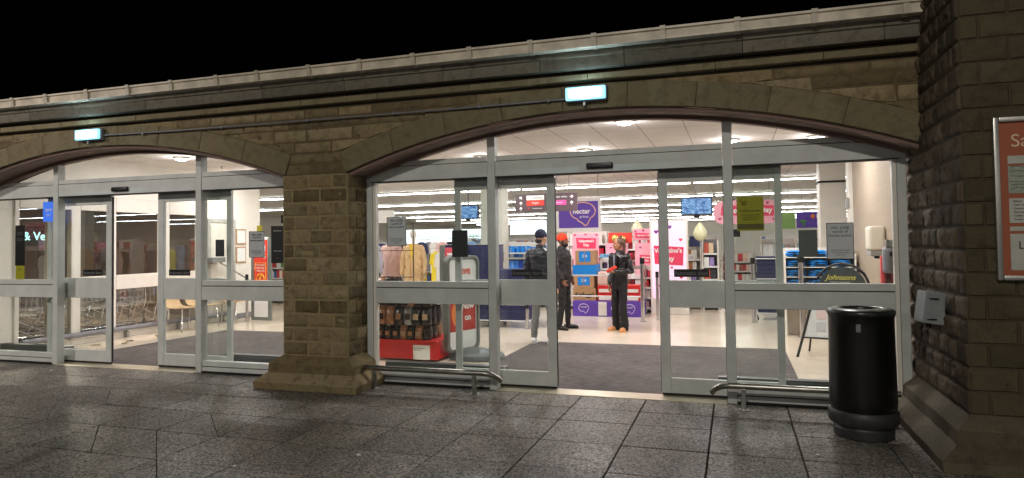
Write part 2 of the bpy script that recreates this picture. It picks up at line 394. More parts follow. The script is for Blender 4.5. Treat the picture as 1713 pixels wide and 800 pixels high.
# cornice
def run(name, x0, x1, segs, prof, mt, parent, gap=.003, smoothang=40):
    mb = MB(); x = x0
    while x < x1-.01:
        xe = min(x1, x+random.uniform(*segs)); dz = random.uniform(-.002, .002)
        A = [mb.bm.verts.new((x+gap, y+dz, z)) for (y, z) in prof]; B = [mb.bm.verts.new((xe-gap, y+dz, z)) for (y, z) in prof]
        k = len(prof)
        for j in range(k): mb.bm.faces.new((A[j], A[(j+1) % k], B[(j+1) % k], B[j]))
        mb.bm.faces.new(A[::-1]); mb.bm.faces.new(B); x = xe
    return mb.build(name, mt, parent, smooth=smoothang)
run('string_course', -15, 1.545, (.9, 1.3), [(-.36, 3.197), (-.452, 3.197), (-.468, 3.207), (-.468, 3.266), (-.45, 3.274), (-.36, 3.276)], ST_B, bld)
run('cornice', -15, 1.545, (.8, 1.25), [(-.36, 3.315), (-.53, 3.315), (-.535, 3.33), (-.535, 3.42), (-.552, 3.43), (-.552, 3.478), (-.36, 3.49)], ST_D, bld)
mb = MB(); mb.box(-15, -.385, 3.165, 1.545, -.3, 3.32); mb.build('wall_head', M_mortard, bld)
mb = MB(); mb.box(-15.5, -.35, 3.46, 1.545, 14, 3.56); mb.build('roof', mat('dark_roof', (.03, .03, .032), .8), bld)
# plinths
def plinth(mb, x0, x1, y0, y1, sides):
    """two weathered steps round a pier; sides = offsets factor (left, right, front)"""
    prof = [(.235, 0), (.24, .075), (.225, .09), (.125, .17), (.115, .265), (.10, .28), (.0, .352)]
    l, r, f = sides
    for (d0, z0), (d1, z1) in zip(prof, prof[1:]):
        a = [(x0-d0*l, y1, z0), (x0-d0*l, y0-d0*f, z0), (x1+d0*r, y0-d0*f, z0), (x1+d0*r, y1, z0)]
        b = [(x0-d1*l, y1, z1), (x0-d1*l, y0-d1*f, z1), (x1+d1*r, y0-d1*f, z1), (x1+d1*r, y1, z1)]
        for i in range(3):
            # cut each side into lengths with fine joints
            L_ = (Vector(a[i+1])-Vector(a[i])).length; k = max(1, round(L_/.75)); off = .0 if z0 < .1 else .13
            for q in range(k):
                s0, s1 = q/k, (q+1)/k
                P = lambda s_, A, B: Vector(A)+(Vector(B)-Vector(A))*s_
                m_ = max(1, round(L_/k/.12)); 
                for w_ in range(m_):
                    u0 = s0+(s1-s0)*w_/m_; u1 = s0+(s1-s0)*(w_+1)/m_
                    jit = lambda v: v+Vector([noise.noise(v*7+Vector((k_*9, 0, 0)))*.006 for k_ in range(3)])
                    vs = [jit(P(u0, a[i], a[i+1])), jit(P(u1, a[i], a[i+1])), jit(P(u1, b[i], b[i+1])), jit(P(u0, b[i], b[i+1]))]
                    mb.bm.faces.new([mb.bm.verts.new(v) for v in vs])
    bmesh.ops.remove_doubles(mb.bm, verts=mb.bm.verts, dist=.0005)
for (pa, pb) in PIL:
    mb = MB(); plinth(mb, pa, pb, YF, -.03, (1, 1, 1)); mb.build('plinth', ST_A, bld, smooth=35)
# gutter with brackets
gut = thing('gutter', 'pale plastic rain gutter running along the top of the stone cornice', 'gutter', (-4.5, -.6, 3.5))
M_gut = mat('cream_gutter_plastic', srgb(204, 193, 174), .45, var=.28, scale=5)
mb = MB(); prof = [(-.558, 3.482), (-.635, 3.482), (-.648, 3.487), (-.648, 3.498), (-.632, 3.503), (-.634, 3.52), (-.640, 3.572), (-.662, 3.578), (-.662, 3.598), (-.645, 3.599), (-.63, 3.58), (-.62, 3.50), (-.558, 3.496)]
A = [mb.bm.verts.new((-15, y, z)) for (y, z) in prof]; B = [mb.bm.verts.new((1.54, y, z)) for (y, z) in prof]
for j in range(len(prof)): mb.bm.faces.new((A[j], A[(j+1) % len(prof)], B[(j+1) % len(prof)], B[j]))
mb.bm.faces.new(B); mb.build('gutter_trough', M_gut, gut)
brk = None
for i, x in enumerate([-9.02-.66*k for k in range(1, 5)][::-1]+[-9.02, -8.42, -7.72, -7.05, -6.38, -5.71, -5.14, -4.45, -3.81, -3.17, -2.53, -1.88, -1.24, -.59, .07, .71, 1.42]):
    if brk is None:
        mb = MB(); P2 = [(-.57, 3.474), (-.645, 3.474), (-.664, 3.482), (-.664, 3.52), (-.668, 3.565), (-.676, 3.575), (-.676, 3.606)]
        q = P2+[(-.64, 3.60), (-.60, 3.60), (-.60, 3.47)]
        mb.poly([(x-.026, y, z) for (y, z) in q], (.052, 0, 0))
        brk = mb.build('bracket', M_gut, gut); brk['_x'] = x
    else:
        c = brk.copy(); C.objects.link(c); c.parent = gut; c.location = (x-brk['_x'], 0, 0)
# right-hand pier, rock-faced side and smooth front
PX = 1.55; PY = -1.5; PX2 = 3.3
pier = thing('stone_pier', 'dark stone pier at the right of the entrance with rough rock-faced side', 'pier', (2.3, -.8, 0))
mb = MB(); mb.box(PX+.004, PY+.004, 0, PX2, .2, 6.5); mb.build('core', M_mortard, pier)
mb = MB(); hc = .1655; z = .35; i = 0
while z < 5.2:
    ys = [PY]+([PY+.12] if i % 2 else [PY+.24]); y = ys[-1]
    while y < .2-.14: y += random.uniform(.17, .33); ys.append(min(y, .2))
    if ys[-1] < .2: ys.append(.2)
    for k, (a, b) in enumerate(zip(ys, ys[1:])):
        if b-a < .03: continue
        quoin = (k == 0)
        stone(mb, ((a, z), (b, z), (b, z+hc), (a, z+hc)), Vector((PX, 0, 0)), Y_, Z_, -X_, h=.012 if quoin else .014, rough=.006 if quoin else .017, face=0, gap=.004, edge=.012 if quoin else .02, rs=9, cell=.022)
    z += hc; i += 1
mb.build('rock_facing', ST_C, pier, smooth=60)
mb = MB(); z = .35; i = 0
while z < 5.2:
    xs = [PX]+([PX+.30, PX+1.25, PX2] if i % 2 else [PX+.12, PX+.82, PX2])
    for a, b in zip(xs, xs[1:]):
        stone(mb, ((a, z), (b, z), (b, z+hc), (a, z+hc)), Vector((0, PY, 0)), X_, Z_, -Y_, h=.008, rough=.008, gap=.0025, edge=.010, cell=.04)
    z += hc; i += 1
mb.build('smooth_facing', ST_E, pier, smooth=50)
mb = MB(); plinth(mb, PX, PX2, PY, -.02, (1, 0, 1)); mb.build('plinth', stone_mat('dark_plinth_stone', (.085, .07, .046), (.11, .09, .06), (.05, .04, .026), bump=.4), pier, smooth=35)

# ================================================================== ground
def slab_mat():
    mt, nt, b = nodes('granite_aggregate_paving')
    tc = N(nt, 'ShaderNodeTexCoord'); g = N(nt, 'ShaderNodeNewGeometry')
    v = N(nt, 'ShaderNodeTexVoronoi', Scale=78.0); L(nt, tc.outputs['Object'], v.inputs['Vector'])
    n1 = N(nt, 'ShaderNodeTexNoise', Scale=1.3, Detail=7.0, Roughness=.62); L(nt, tc.outputs['Object'], n1.inputs['Vector'])
    cr = N(nt, 'ShaderNodeValToRGB'); e = cr.color_ramp.elements; e[0].position = .15; e[0].color = (.044, .039, .033, 1); e[1].position = .95; e[1].color = (.30, .268, .232, 1)
    sep = N(nt, 'ShaderNodeSeparateColor'); L(nt, v.outputs['Color'], sep.inputs[0]); L(nt, sep.outputs[0], cr.inputs[0])
    r1 = N(nt, 'ShaderNodeMapRange'); r1.inputs[1].default_value = .3; r1.inputs[2].default_value = .7; r1.inputs[3].default_value = .8; r1.inputs[4].default_value = 1.16; L(nt, n1.outputs['Fac'], r1.inputs[0])
    r2 = N(nt, 'ShaderNodeMapRange'); r2.inputs[3].default_value = .74; r2.inputs[4].default_value = 1.24; L(nt, g.outputs['Random Per Island'], r2.inputs[0])
    mm = N(nt, 'ShaderNodeMath', _operation='MULTIPLY'); L(nt, r1.outputs[0], mm.inputs[0]); L(nt, r2.outputs[0], mm.inputs[1])
    vs = N(nt, 'ShaderNodeVectorMath', _operation='SCALE'); L(nt, cr.outputs[0], vs.inputs[0]); L(nt, mm.outputs[0], vs.inputs['Scale']); L(nt, vs.outputs[0], b.inputs['Base Color'])
    r3 = N(nt, 'ShaderNodeMapRange'); r3.inputs[3].default_value = .28; r3.inputs[4].default_value = .8; L(nt, sep.outputs[1], r3.inputs[0]); L(nt, r3.outputs[0], b.inputs['Roughness'])
    b.inputs['Specular IOR Level'].default_value = .28
    n3 = N(nt, 'ShaderNodeTexNoise', Scale=9.0, Detail=4.0); L(nt, tc.outputs['Object'], n3.inputs['Vector'])
    ad = N(nt, 'ShaderNodeMath', _operation='MULTIPLY_ADD'); ad.inputs[1].default_value = .35; L(nt, sep.outputs[2], ad.inputs[0]); L(nt, n3.outputs['Fac'], ad.inputs[2])
    bp = N(nt, 'ShaderNodeBump', Strength=.35, Distance=.004); L(nt, ad.outputs[0], bp.inputs['Height']); L(nt, bp.outputs[0], b.inputs['Normal'])
    return mt
t = thing('sign_post', 'thin grey steel post on the paving whose shadow falls across the lower left slabs', 'post', (-4.62, -5.2, 0))
mb = MB(); mb.cyl((-4.62, -5.2, 0), (-4.62, -5.2, 1.95), .045, n=20); mb.build('shaft', M_steel, t, smooth=50); mb = MB(); mb.ell((-4.62, -5.2, 1.95), .05, .05, .03); mb.build('cap', M_black, t, smooth=50)
M_slab = slab_mat()
mb = MB(); xs = [-.22+.6615*k for k in range(-20, 7)]; ys = [-.05, -.60, -1.06]+[-1.06-.64*k for k in range(1, 12)]
diag = {(-4.85, -2.34), (-4.85, -1.70), (-6.85, -1.70), (-6.85, -1.06), (-5.5, -2.34), (-4.2, -2.98), (-7.5, -2.34), (-8.2, -1.06)}
def slab(P):
    dz = random.uniform(-.0015, .0015); c = sum((Vector((*p, 0)) for p in P), Vector())/len(P)
    tx, ty = random.uniform(-.003, .003), random.uniform(-.003, .003); g = .005; bv = .0045
    def ins(p, d):
        v = Vector((*p, 0)); e = c-v; return v+e.normalized()*d*1.35
    zt = lambda v, z: Vector((v.x, v.y, z+dz+tx*(v.x-c.x)+ty*(v.y-c.y)))
    top = [mb.bm.verts.new(zt(ins(p, g+bv), 0)) for p in P]; mid = [mb.bm.verts.new(zt(ins(p, g), -bv)) for p in P]; bot = [mb.bm.verts.new(zt(ins(p, g), -.03)) for p in P]
    mb.bm.faces.new(top); k = len(P)
    for A, B in ((top, mid), (mid, bot)):
        for i in range(k): mb.bm.faces.new((A[i], A[(i+1) % k], B[(i+1) % k], B[i]))
for i in range(len(xs)-1):
    for j in range(len(ys)-1):
        x0, x1, y1, y0 = xs[i], xs[i+1], ys[j], ys[j+1]
        hit = [d for d in diag if abs(d[0]-x0) < .12 and abs(d[1]-y1) < .12]
        if hit: slab([(x0, y1), (x0, y0), (x1, y0)]); slab([(x0, y1), (x1, y0), (x1, y1)])
        else: slab([(x0, y0), (x1, y0), (x1, y1), (x0, y1)])
tag(mb.build('pavement', M_slab), kind='structure')
mb = MB(); mb.poly([(-60, -60, -.026), (60, -60, -.026), (60, -.05, -.026), (-60, -.05, -.026)])
tag(mb.build('ground', mat('dark_grit', (.022, .02, .018), .95, bump=.4)), kind='structure')
# litter on the slabs
for i, (x, y, s_) in enumerate(((-8.6, -.42, .022), (-2.75, -2.48, .02), (.55, -1.55, .016), (-3.5, -2.95, .02), (-1.2, -1.95, .014), (-.1, -1.25, .012))):
    mb = MB(); k = 9; pts = [(x+s_*math.cos(2*PI*q/k)*random.uniform(.5, 1.2), y+s_*.8*math.sin(2*PI*q/k)*random.uniform(.5, 1.2), .001+.002*random.random()) for q in range(k)]
    mb.poly(pts, (0, 0, .003+.004*random.random()))
    lab = ['pale scrap of paper on the paving by the left bay door', 'flattened pale leaf on the paving in front of the bumper rail', 'small pale scrap on the paving left of the black bin', 'pale fleck of litter on the slabs at the bottom of the view, left of centre', 'tiny pale chip on the slabs before the open doorway', 'tiny pale speck on the slab below the right-hand glass door'][i]
    tag(mb.build('litter', M_paper, origin=(x, y, 0)), lab, 'litter', 'litter on the paving')
# ================================================================== glazed entrance screens
def screen(c, label, sgn):
    xl, xr = c-2.80, c+2.80; pl, pr = c-1.24, c+1.24
    t = thing('entrance_screen', label, 'glazed screen', (c, 0, 0))
    y0, y1 = -.045, .045
    for a_, b_ in ((xl, xl+.075), (xr-.075, xr)): mb = MB(); mb.box(a_, y0, .0, b_, y1, 2.50, .004); mb.build('jamb', M_white, t)
    for a_, b_ in ((xl+.078, xl+.115), (xr-.115, xr-.078)): mb = MB(); mb.box(a_, y0+.012, .0, b_, y1-.012, 2.34, .003); mb.build('glazing_bead', M_whiteint, t)
    for px in (pl, pr):
        mb = MB(); zt = arcz(c, px)-.052
        mb.box(px-.045, y0-.012, .0, px+.045, y1+.012, zt, .004); mb.mi = 1
        mb.box(px-.049, y0-.006, .02, px-.0455, y0+.004, 2.3); mb.build('post', [M_white, M_gasket], t)
    # transom: deep band with a black shadow gap, trimmed where the arch comes down on it
    mb = MB()
    def band(za, zb, ya, yb, m_=0):
        mb.mi = m_
        for (a, b) in ((xl+.02, pl-.05), (pl+.05, pr-.05), (pr+.05, xr-.02)):
            k = 14; xs_ = [a+(b-a)*i/k for i in range(k+1)]
            f = lambda x: min(zb, arcz(c, x)-.053)
            for x0, x1 in zip(xs_, xs_[1:]):
                if f(x0) > za+.003 and f(x1) > za+.003:
                    mb.poly([(x0, ya, za), (x1, ya, za), (x1, ya, f(x1)), (x0, ya, f(x0))]); mb.poly([(x0, ya, f(x0)), (x1, ya, f(x1)), (x1, yb, f(x1)), (x0, yb, f(x0))])
            mb.poly([(a, ya, za), (b, ya, za), (b, yb, za), (a, yb, za)]); mb.poly([(a, yb, za), (b, yb, za), (b, yb, min(zb, 2.49)), (a, yb, min(zb, 2.49))])
    band(2.335, 2.498, -.050, .16); band(2.506, 2.56, -.045, .045); band(2.49, 2.507, -.034, .03, 1)
    mb.mi = 1; mb.box(xl+.05, -.047, 2.326, xr-.05, .098, 2.3345)
    mb.build('transom', [M_white, M_gasket], t)
    # fanlight panes
    for (a, b) in ((xl+.3, pl-.045), (pl+.045, pr-.045), (pr+.045, xr-.3)):
        k = 16; top = [(a+(b-a)*i/k, 0, max(2.561, arcz(c, a+(b-a)*i/k)-.05)) for i in range(k+1)]
        mb = MB(); mb.poly([(a, 0, 2.56), (b, 0, 2.56)]+top[::-1], (0, .008, 0)); mb.build('fanlight_pane', M_glass, t)
    # side lights: rail, sill and panes
    for (a, b) in ((xl+.115, pl-.045), (pr+.045, xr-.115)):
        mb = MB(); mb.box(a, y0-.004, .925, b, y1, 1.098, .003); mb.box(a, y0, 1.108, b, y1, 1.175, .003)
        mb.mi = 1; mb.box(a, y0+.02, 1.09, b, y1-.004, 1.115); mb.build('middle_rail', [M_white, M_gasket], t)
        mb = MB(); mb.box(a, y0, .024, b, y1, .075, .003); mb.box(a, y0+.006, .085, b, y1, .15, .003)
        mb.mi = 1; mb.box(a, y0+.025, .06, b, y1-.01, .10)
        mb.box(a, y0+.01, 0, b, y1+.02, .0265); mb.build('bottom_rail', [M_white, M_gasket], t)
        mb = MB(); mb.box(a, .0, 1.175, b, .008, 2.33); mb.build('window_pane', M_glass, t)
        mb = MB(); mb.box(a, .0, .15, b, .008, .925); mb.build('window_pane', M_glass, t)
    mb = MB(); mb.box(pl+.05, -.10, -.004, pr-.05, .168, .0065); mb.build('threshold', mat('aluminium_threshold', srgb(205, 196, 172), .35, metal=.6, var=.1), t)
    sx = c-.06+(.03 if sgn > 0 else .0)
    mb = MB(); mb.box(sx-.14, -.085, 2.365, sx+.14, -.051, 2.425, .018, seg=3); mb.build('door_sensor', M_black, t, smooth=40)
    return t
screen(BAYS[0], 'white metal glazed screen filling the wide right-hand arch', 1)
screen(BAYS[1], 'white metal glazed screen filling the left-hand arch', -1)
def leaf(x0, x1, label, inner, sticker_x, txt=True):
    """sliding door leaf between x0 and x1 behind the posts; inner = side of the closing stile"""
    t = thing('sliding_door', label, 'sliding door', ((x0+x1)/2, .155, 0)); ya, yb = .13, .18
    mb = MB(); wl = .095 if inner < 0 else .07; wr = .095 if inner > 0 else .07
    mb.box(x0, ya, .03, x0+wl, yb, 2.334, .004); mb.box(x1-wr, ya, .03, x1, yb, 2.334, .004)
    mb.box(x0+wl, ya+.004, .91, x1-wr, yb-.004, 1.19, .002); mb.box(x0+wl, ya+.004, .03, x1-wr, yb-.004, .185, .003)
    mb.box(x0+wl, ya+.004, 2.215, x1-wr, yb-.004, 2.334, .003); mb.mi = 1
    e = x1 if inner > 0 else x0; mb.box(e-.006, ya+.012, .035, e+.006, yb-.012, 2.31)
    mb.box(x0+.01, ya+.01, .008, x1-.01, yb-.01, .03); mb.build('frame', [M_white, M_gasket], t)
    for (za, zb) in ((.185, .91), (1.19, 2.215)):
        mb = MB(); mb.box(x0+wl, .151, za, x1-wr, .159, zb); mb.build('pane', M_glass, t)
    mb = MB(); mb.box(sticker_x-.175, .144, 1.225, sticker_x+.175, .1505, 1.305); s_ = mb.build('door_sticker', M_black, t)
    text('Automatic door', s_, sticker_x, .1425, 1.263, .062, M_greytxt, name='sticker_lettering', sx=.82)
    return t
leaf(-3.05, -1.86, 'left leaf of the right-hand automatic doors, standing beside the two men', 1, -2.19)
leaf(-.745, .455, 'right leaf of the right-hand automatic doors, in front of the pink lit panel', -1, -.425)
leaf(-9.40, -8.20, 'left leaf of the left-hand automatic doors, beside the trolley windows', 1, -8.56)
leaf(-7.38, -6.18, 'right leaf of the left-hand automatic doors, in front of the beige chairs', -1, -7.03)

# notices stuck on the glass
def notice(x, z, w_, h, label, mt, lines=(), edge=None, y=-.006, name='glass_notice', cat='notice', group=None):
    mb = MB(); mb.box(x-w_/2, y, z-h/2, x+w_/2, y+.004, z+h/2)
    if edge:
        mb.mi = 1; e = .006
        for b in ((x-w_/2, z+h/2-e, x+w_/2, z+h/2), (x-w_/2, z-h/2, x+w_/2, z-h/2+e), (x-w_/2, z-h/2+e, x-w_/2+e, z+h/2-e), (x+w_/2-e, z-h/2+e, x+w_/2, z+h/2-e)):
            mb.box(b[0], y-.002, b[1], b[2], y-.0003, b[3])
    o = mb.build(name, [mt, edge or mt], origin=(x, y, z-h/2)); tag(o, label, cat, group)
    for (s_, dz, size, mtx) in lines: text(s_, o, x, y-.003, z+dz, size, mtx)
    return o
pts_lines = lambda k: [('Win £500', .125*k, .04*k, M_blacktxt), ('worth of', .09*k, .038*k, M_blacktxt), ('Nectar points', .053*k, .036*k, M_blacktxt), ('Until end of next week', -.085*k, .0165*k, M_blacktxt), ('pick up a form inside', -.108*k, .0165*k, M_blacktxt), ('at the kiosk', -.13*k, .015*k, M_blacktxt)]
notice(-3.72, 1.75, .25, .34, 'grey competition poster on the glass in front of the clothes', M_poster, pts_lines(1), M_blacktxt)
notice(.95, 1.575, .235, .345, 'grey competition poster on the glass above the round-topped pavement board', M_poster, pts_lines(1), M_blacktxt)
notice(-5.67, 1.625, .23, .33, 'grey competition poster on the left bay glass in front of the red price board', M_poster, pts_lines(.95), M_blacktxt)
M_lime = paper('lime_notice_paper', srgb(160, 160, 26), .22)
o = notice(.155, 1.855, .25, .335, 'lime yellow notice on the glass right of the ceiling screen', M_lime, [('Trolleys stop here', .03, .026, M_blacktxt), ('This trolley has a wheel', -.012, .017, M_blacktxt), ('lock and will stop if it', -.034, .017, M_blacktxt), ('leaves the car park', -.056, .017, M_blacktxt)])
mb = MB(); mb.tube([(.055, -.010, 1.985), (.07, -.010, 1.98), (.085, -.010, 1.945), (.115, -.010, 1.945)], .003); mb.tube([(.075, -.010, 1.975), (.125, -.010, 1.975), (.118, -.010, 1.955), (.08, -.010, 1.955)], .003)
mb.build('trolley_emblem', mat('olive_print', srgb(84, 84, 14), .6), o)
mb = MB(); mb.box(.035, -.009, 1.705, .275, -.0065, 1.755); mb.build('olive_band', mat('olive_print', (.1, .1, .01)), o)
notice(.67, 1.555, .165, .26, 'plain dark grey card on the glass left of the right-hand competition poster', mat('grey_card_back', srgb(92, 100, 96), .6), name='blank_card')
notice(-2.93, 1.60, .19, .30, 'black card on the glass in front of the hanging screen and yellow top', mat('black_card', srgb(38, 44, 42), .55), name='blank_card')
notice(-5.36, 1.62, .19, .46, 'tall black opening hours notice beside the stone pier', mat('black_notice', srgb(16, 16, 17), .45), [('Opening hours', .17, .02, M_whitetxt), ('Monday to Saturday', -.08, .014, M_whitetxt), ('Sunday', -.17, .014, M_greytxt)])
notice(-9.76, 1.66, .19, .58, 'tall black notice with tiny pictures on the far left window', mat('black_notice', srgb(16, 16, 17), .45), [('\u25A1 \u25A1', .17, .05, M_greytxt), ('\u25A1 \u25A1', .08, .05, M_greytxt)])
notice(-9.76, 1.27, .17, .20, 'lime yellow slip below the black notice on the far left window', M_lime, [('Notice', .05, .02, M_blacktxt)])
notice(-6.235, 1.585, .135, .215, 'small black square on the narrow pane of the left bay', mat('black_card', srgb(38, 44, 42), .55), name='blank_card')
notice(-5.63, 1.825, .075, .07, 'bright yellow note above the left bay competition poster', mat('yellow_note', srgb(250, 235, 60), .5), name='sticky_note')
mb = MB(); mb.box(-9.30, -.016, 1.99, -9.075, -.009, 2.27); o = mb.build('blue_screen_notice', emis('blue_display', (.04, .16, .75), .55), origin=(-9.2, -.01, 1.99))
tag(o, 'glowing blue sign on the glass beside the far left post', 'sign')
text('open', o, -9.19, -.018, 2.16, .07, M_paper); text('24 7', o, -9.19, -.018, 2.08, .05, M_paper)

# ================================================================== outside fittings
def bulkhead(x, z, label):
    t = thing('bulkhead_light', label, 'wall light', (x, YF, z-.08), 'lit bulkhead lights above the arches')
    mb = MB(); mb.box(x-.21, YF-.085, z-.075, x+.21, YF-.02, z+.075, .02, seg=3); mb.build('housing', mat('grey_housing', srgb(120, 124, 126), .5), t, smooth=40)
    mb = MB(); mb.box(x-.20, YF-.125, z-.065, x+.20, YF-.086, z+.065, .018, seg=3); mb.build('diffuser', emis('cold_diffuser', (.30, .74, 1.0), 1.5), t, smooth=40)
    mb = MB(); mb.box(x-.155, YF-.132, z-.03, x+.155, YF-.1255, z+.03, .003); mb.build('lamp_tube', emis('cold_tube', (.75, .93, 1.0), 60), t)
    lamp('bulkhead_glow', 'POINT', (x, YF-.17, z), 5, (.55, .86, 1.0), 0.0)
    mb = MB(); mb.box(x-.03, YF-.09, z-.12, x-.005, YF-.05, z-.08, .004); mb.build('clip', M_steel, t)
bulkhead(-1.36, 3.065, 'lit bulkhead light above the right-hand doorway, bluish white')
bulkhead(-7.86, 3.065, 'lit bulkhead light above the left-hand doorway, bluish white')
t = thing('conduit', 'thin grey cable pipe clipped between the two bulkhead lights', 'pipe', (-4.6, YF, 3.0))
mb = MB(); mb.tube([(-7.64, YF-.05, 3.05), (-6.5, YF-.052, 3.032), (-5.2, YF-.053, 3.03), (-3.9, YF-.053, 3.028), (-2.6, YF-.052, 3.024), (-1.58, YF-.05, 3.03)], .0105, 8); mb.build('pipe', mat('grey_pipe', srgb(118, 118, 122), .4), t, smooth=60)
for x in (-7.0, -5.8, -4.6, -3.5, -2.5, -1.75):
    mb = MB(); mb.box(x-.014, YF-.066, 3.012, x+.014, YF-.02, 3.046, .004); mb.build('pipe_clip', mat('grey_pipe', (.1, .1, .1)), t)
def rail(x0, x1, label, bend):
    t = thing('bumper_rail', label, 'rail', ((x0+x1)/2, -.3, 0), 'steel bumper rails before the windows'); y = -.30; z = .225
    p = [(x0, y, z), (x1, y, z)]
    if 'r' in bend: p += [(x1+.05, y+.01, z-.006), (x1+.10, y+.03, z-.025), (x1+.14, y+.06, z-.055), (x1+.165, y+.09, z-.09)]
    if 'l' in bend: p = [(x0-.165, y+.09, z-.09), (x0-.14, y+.06, z-.055), (x0-.10, y+.03, z-.025), (x0-.05, y+.01, z-.006)]+p
    mb = MB(); mb.tube(p, .030, 14); mb.build('tube', mat('worn_steel_tube', srgb(150, 148, 142), .32, metal=1, var=.25, scale=9), t, smooth=50)
    for x in (x0+.12, x1-.10) if x1-x0 > 1 else (x1-.1,):
        mb = MB(); mb.box(x-.022, y-.022, 0, x+.022, y+.022, z-.02, .004); mb.box(x-.045, y-.045, 0, x+.045, y+.045, .008, .002); mb.build('post', M_steel, t)
rail(-3.98, -2.56, 'steel bumper rail in front of the coffee display window', 'r')
rail(-.07, 1.36, 'steel bumper rail running behind the black litter bin', 'l')
# litter bin
BX, BY = .965, -.90
t = thing('litter_bin', 'tall glossy black round litter bin beside the stone pier', 'bin', (BX, BY, 0))
M_bin = mat('gloss_black_plastic', (.0045, .0045, .005), .3, var=.3, scale=3)
def ringloft(mb, prof, n=48):
    mb.loft([(BX, BY, z, r, r) for (r, z) in prof], n, cap=False)
mb = MB(); ringloft(mb, [(.235, .215), (.247, .24), (.250, .30), (.246, .6), (.242, .9), (.243, .965), (.248, .975), (.250, .985)]); mb.build('body', M_bin, t, smooth=40)
mb = MB(); ringloft(mb, [(.250, .985), (.253, .990), (.254, 1.005), (.249, 1.018), (.237, 1.026), (.20, 1.034), (.165, 1.036), (.155, 1.03), (.150, 1.015), (.148, .96), (.0, .955)]); mb.build('rim', mat('worn_black_rim', (.018, .019, .02), .3, var=.3, scale=14), t, smooth=50)
mb = MB(); ringloft(mb, [(0.0, .0), (.205, .0), (.222, .012), (.224, .075), (.212, .09), (.212, .105), (.25, .115), (.260, .13), (.262, .205), (.250, .222), (.236, .225)]); mb.build('base', mat('grey_black_base', (.026, .027, .029), .5, var=.35, scale=10, bump=.2), t, smooth=40)
mb = MB(); mb.box(BX-.075, BY-.253, .862, BX-.04, BY-.247, .925, .003, rot=-.05); mb.build('lock_plate', mat('pale_plate', srgb(120, 122, 126), .5), t)
# electrical box on the side of the pier
t = thing('junction_box', 'small pale grey metal box on the rough side of the stone pier', 'box', (1.47, -.86, .92))
mb = MB(); mb.box(1.378, -1.02, .925, 1.535, -.86, 1.17, .006, seg=2, rot=.16, tilt=Matrix.Rotation(.14, 3, 'Y')); mb.build('casing', mat('grey_casing', srgb(140, 144, 146), .45, var=.12), t)
for b_ in ((1.43, 1.12, 1.495, 1.127), (1.41, .96, 1.475, .967)): mb = MB(); mb.box(b_[0], -1.038, b_[1], b_[2], -1.0215, b_[3]); mb.build('slot', M_black, t)
mb = MB(); mb.cyl((1.44, -.93, .925), (1.44, -.93, .89), .022, n=14); mb.build('socket', M_black, t, smooth=40)
# framed poster on the front of the pier
t = thing('poster_case', 'silver framed orange information poster on the front of the stone pier', 'poster', (2.15, PY, 1.3))
x0, x1, z0, z1 = 1.725, 2.65, 1.295, 2.425; M_or = mat('orange_poster', srgb(158, 84, 54), .55, var=.05); ye = PY-.015
mb = MB(); e = .035
for (a, b, c_, d) in ((x0, z0, x0+e, z1), (x1-e, z0, x1, z1), (x0+e, z1-e, x1-e, z1), (x0+e, z0, x1-e, z0+e)): mb.box(a, ye-.045, b, c_, ye, d, .01, seg=2)
mb.build('frame', mat('silver_frame', srgb(178, 178, 172), .35, metal=.7, var=.1), t, smooth=40)
mb = MB(); mb.box(x0+.03, ye-.02, z0+.03, x1-.03, ye-.008, z1-.03); mb.build('poster_sheet', M_or, t)
mb = MB(); M_map = mat('grey_green_map', srgb(150, 156, 142), .6, var=.25, scale=30)
mb.box(x0+.085, ye-.0225, 1.895, x1-.085, ye-.0203, 2.085, .0); mb.build('map_panel', M_map, t)
mb = MB(); M_pn = mat('pale_panel', srgb(180, 180, 170), .6)
for (za, zb) in ((2.10, 2.155), (1.69, 1.86), (1.635, 1.665), (1.365, 1.615)): mb.box(x0+.085, ye-.0225, za, x1-.085, ye-.0203, zb)
mb.build('text_panel', M_pn, t)
mb = MB()
for k in range(6):
    pts = [(x0+.1+.75*q/16, ye-.024, 1.925+.03*k+.022*noise.noise(Vector((q*.5, k*3.1, 0)))) for q in range(17)]; mb.tube(pts, .002, 4)
mb.build('map_lines', mat('map_line', srgb(110, 116, 104), .6), t)
text("Sainsbury's", t, x0+.105, ye-.0235, 2.255, .125, mat('cream_print', srgb(226, 196, 168), .6), align='LEFT')
text('Shopping Centre map', t, x0+.28, ye-.024, 2.128, .038, M_blacktxt, align='LEFT')
for k in range(6): text(('Bakery', 'Cash machines', 'Customer service', 'Pharmacy', 'Toilets', 'Travel money')[k], t, x0+.11, ye-.024, 1.84-.025*k, .019, M_blacktxt, align='LEFT')
text('Local information', t, x0+.13, ye-.024, 1.535, .075, M_blacktxt, align='LEFT')
text('OPENING TIMES', t, x0+.26, ye-.024, 1.706, .02, M_red, align='LEFT')
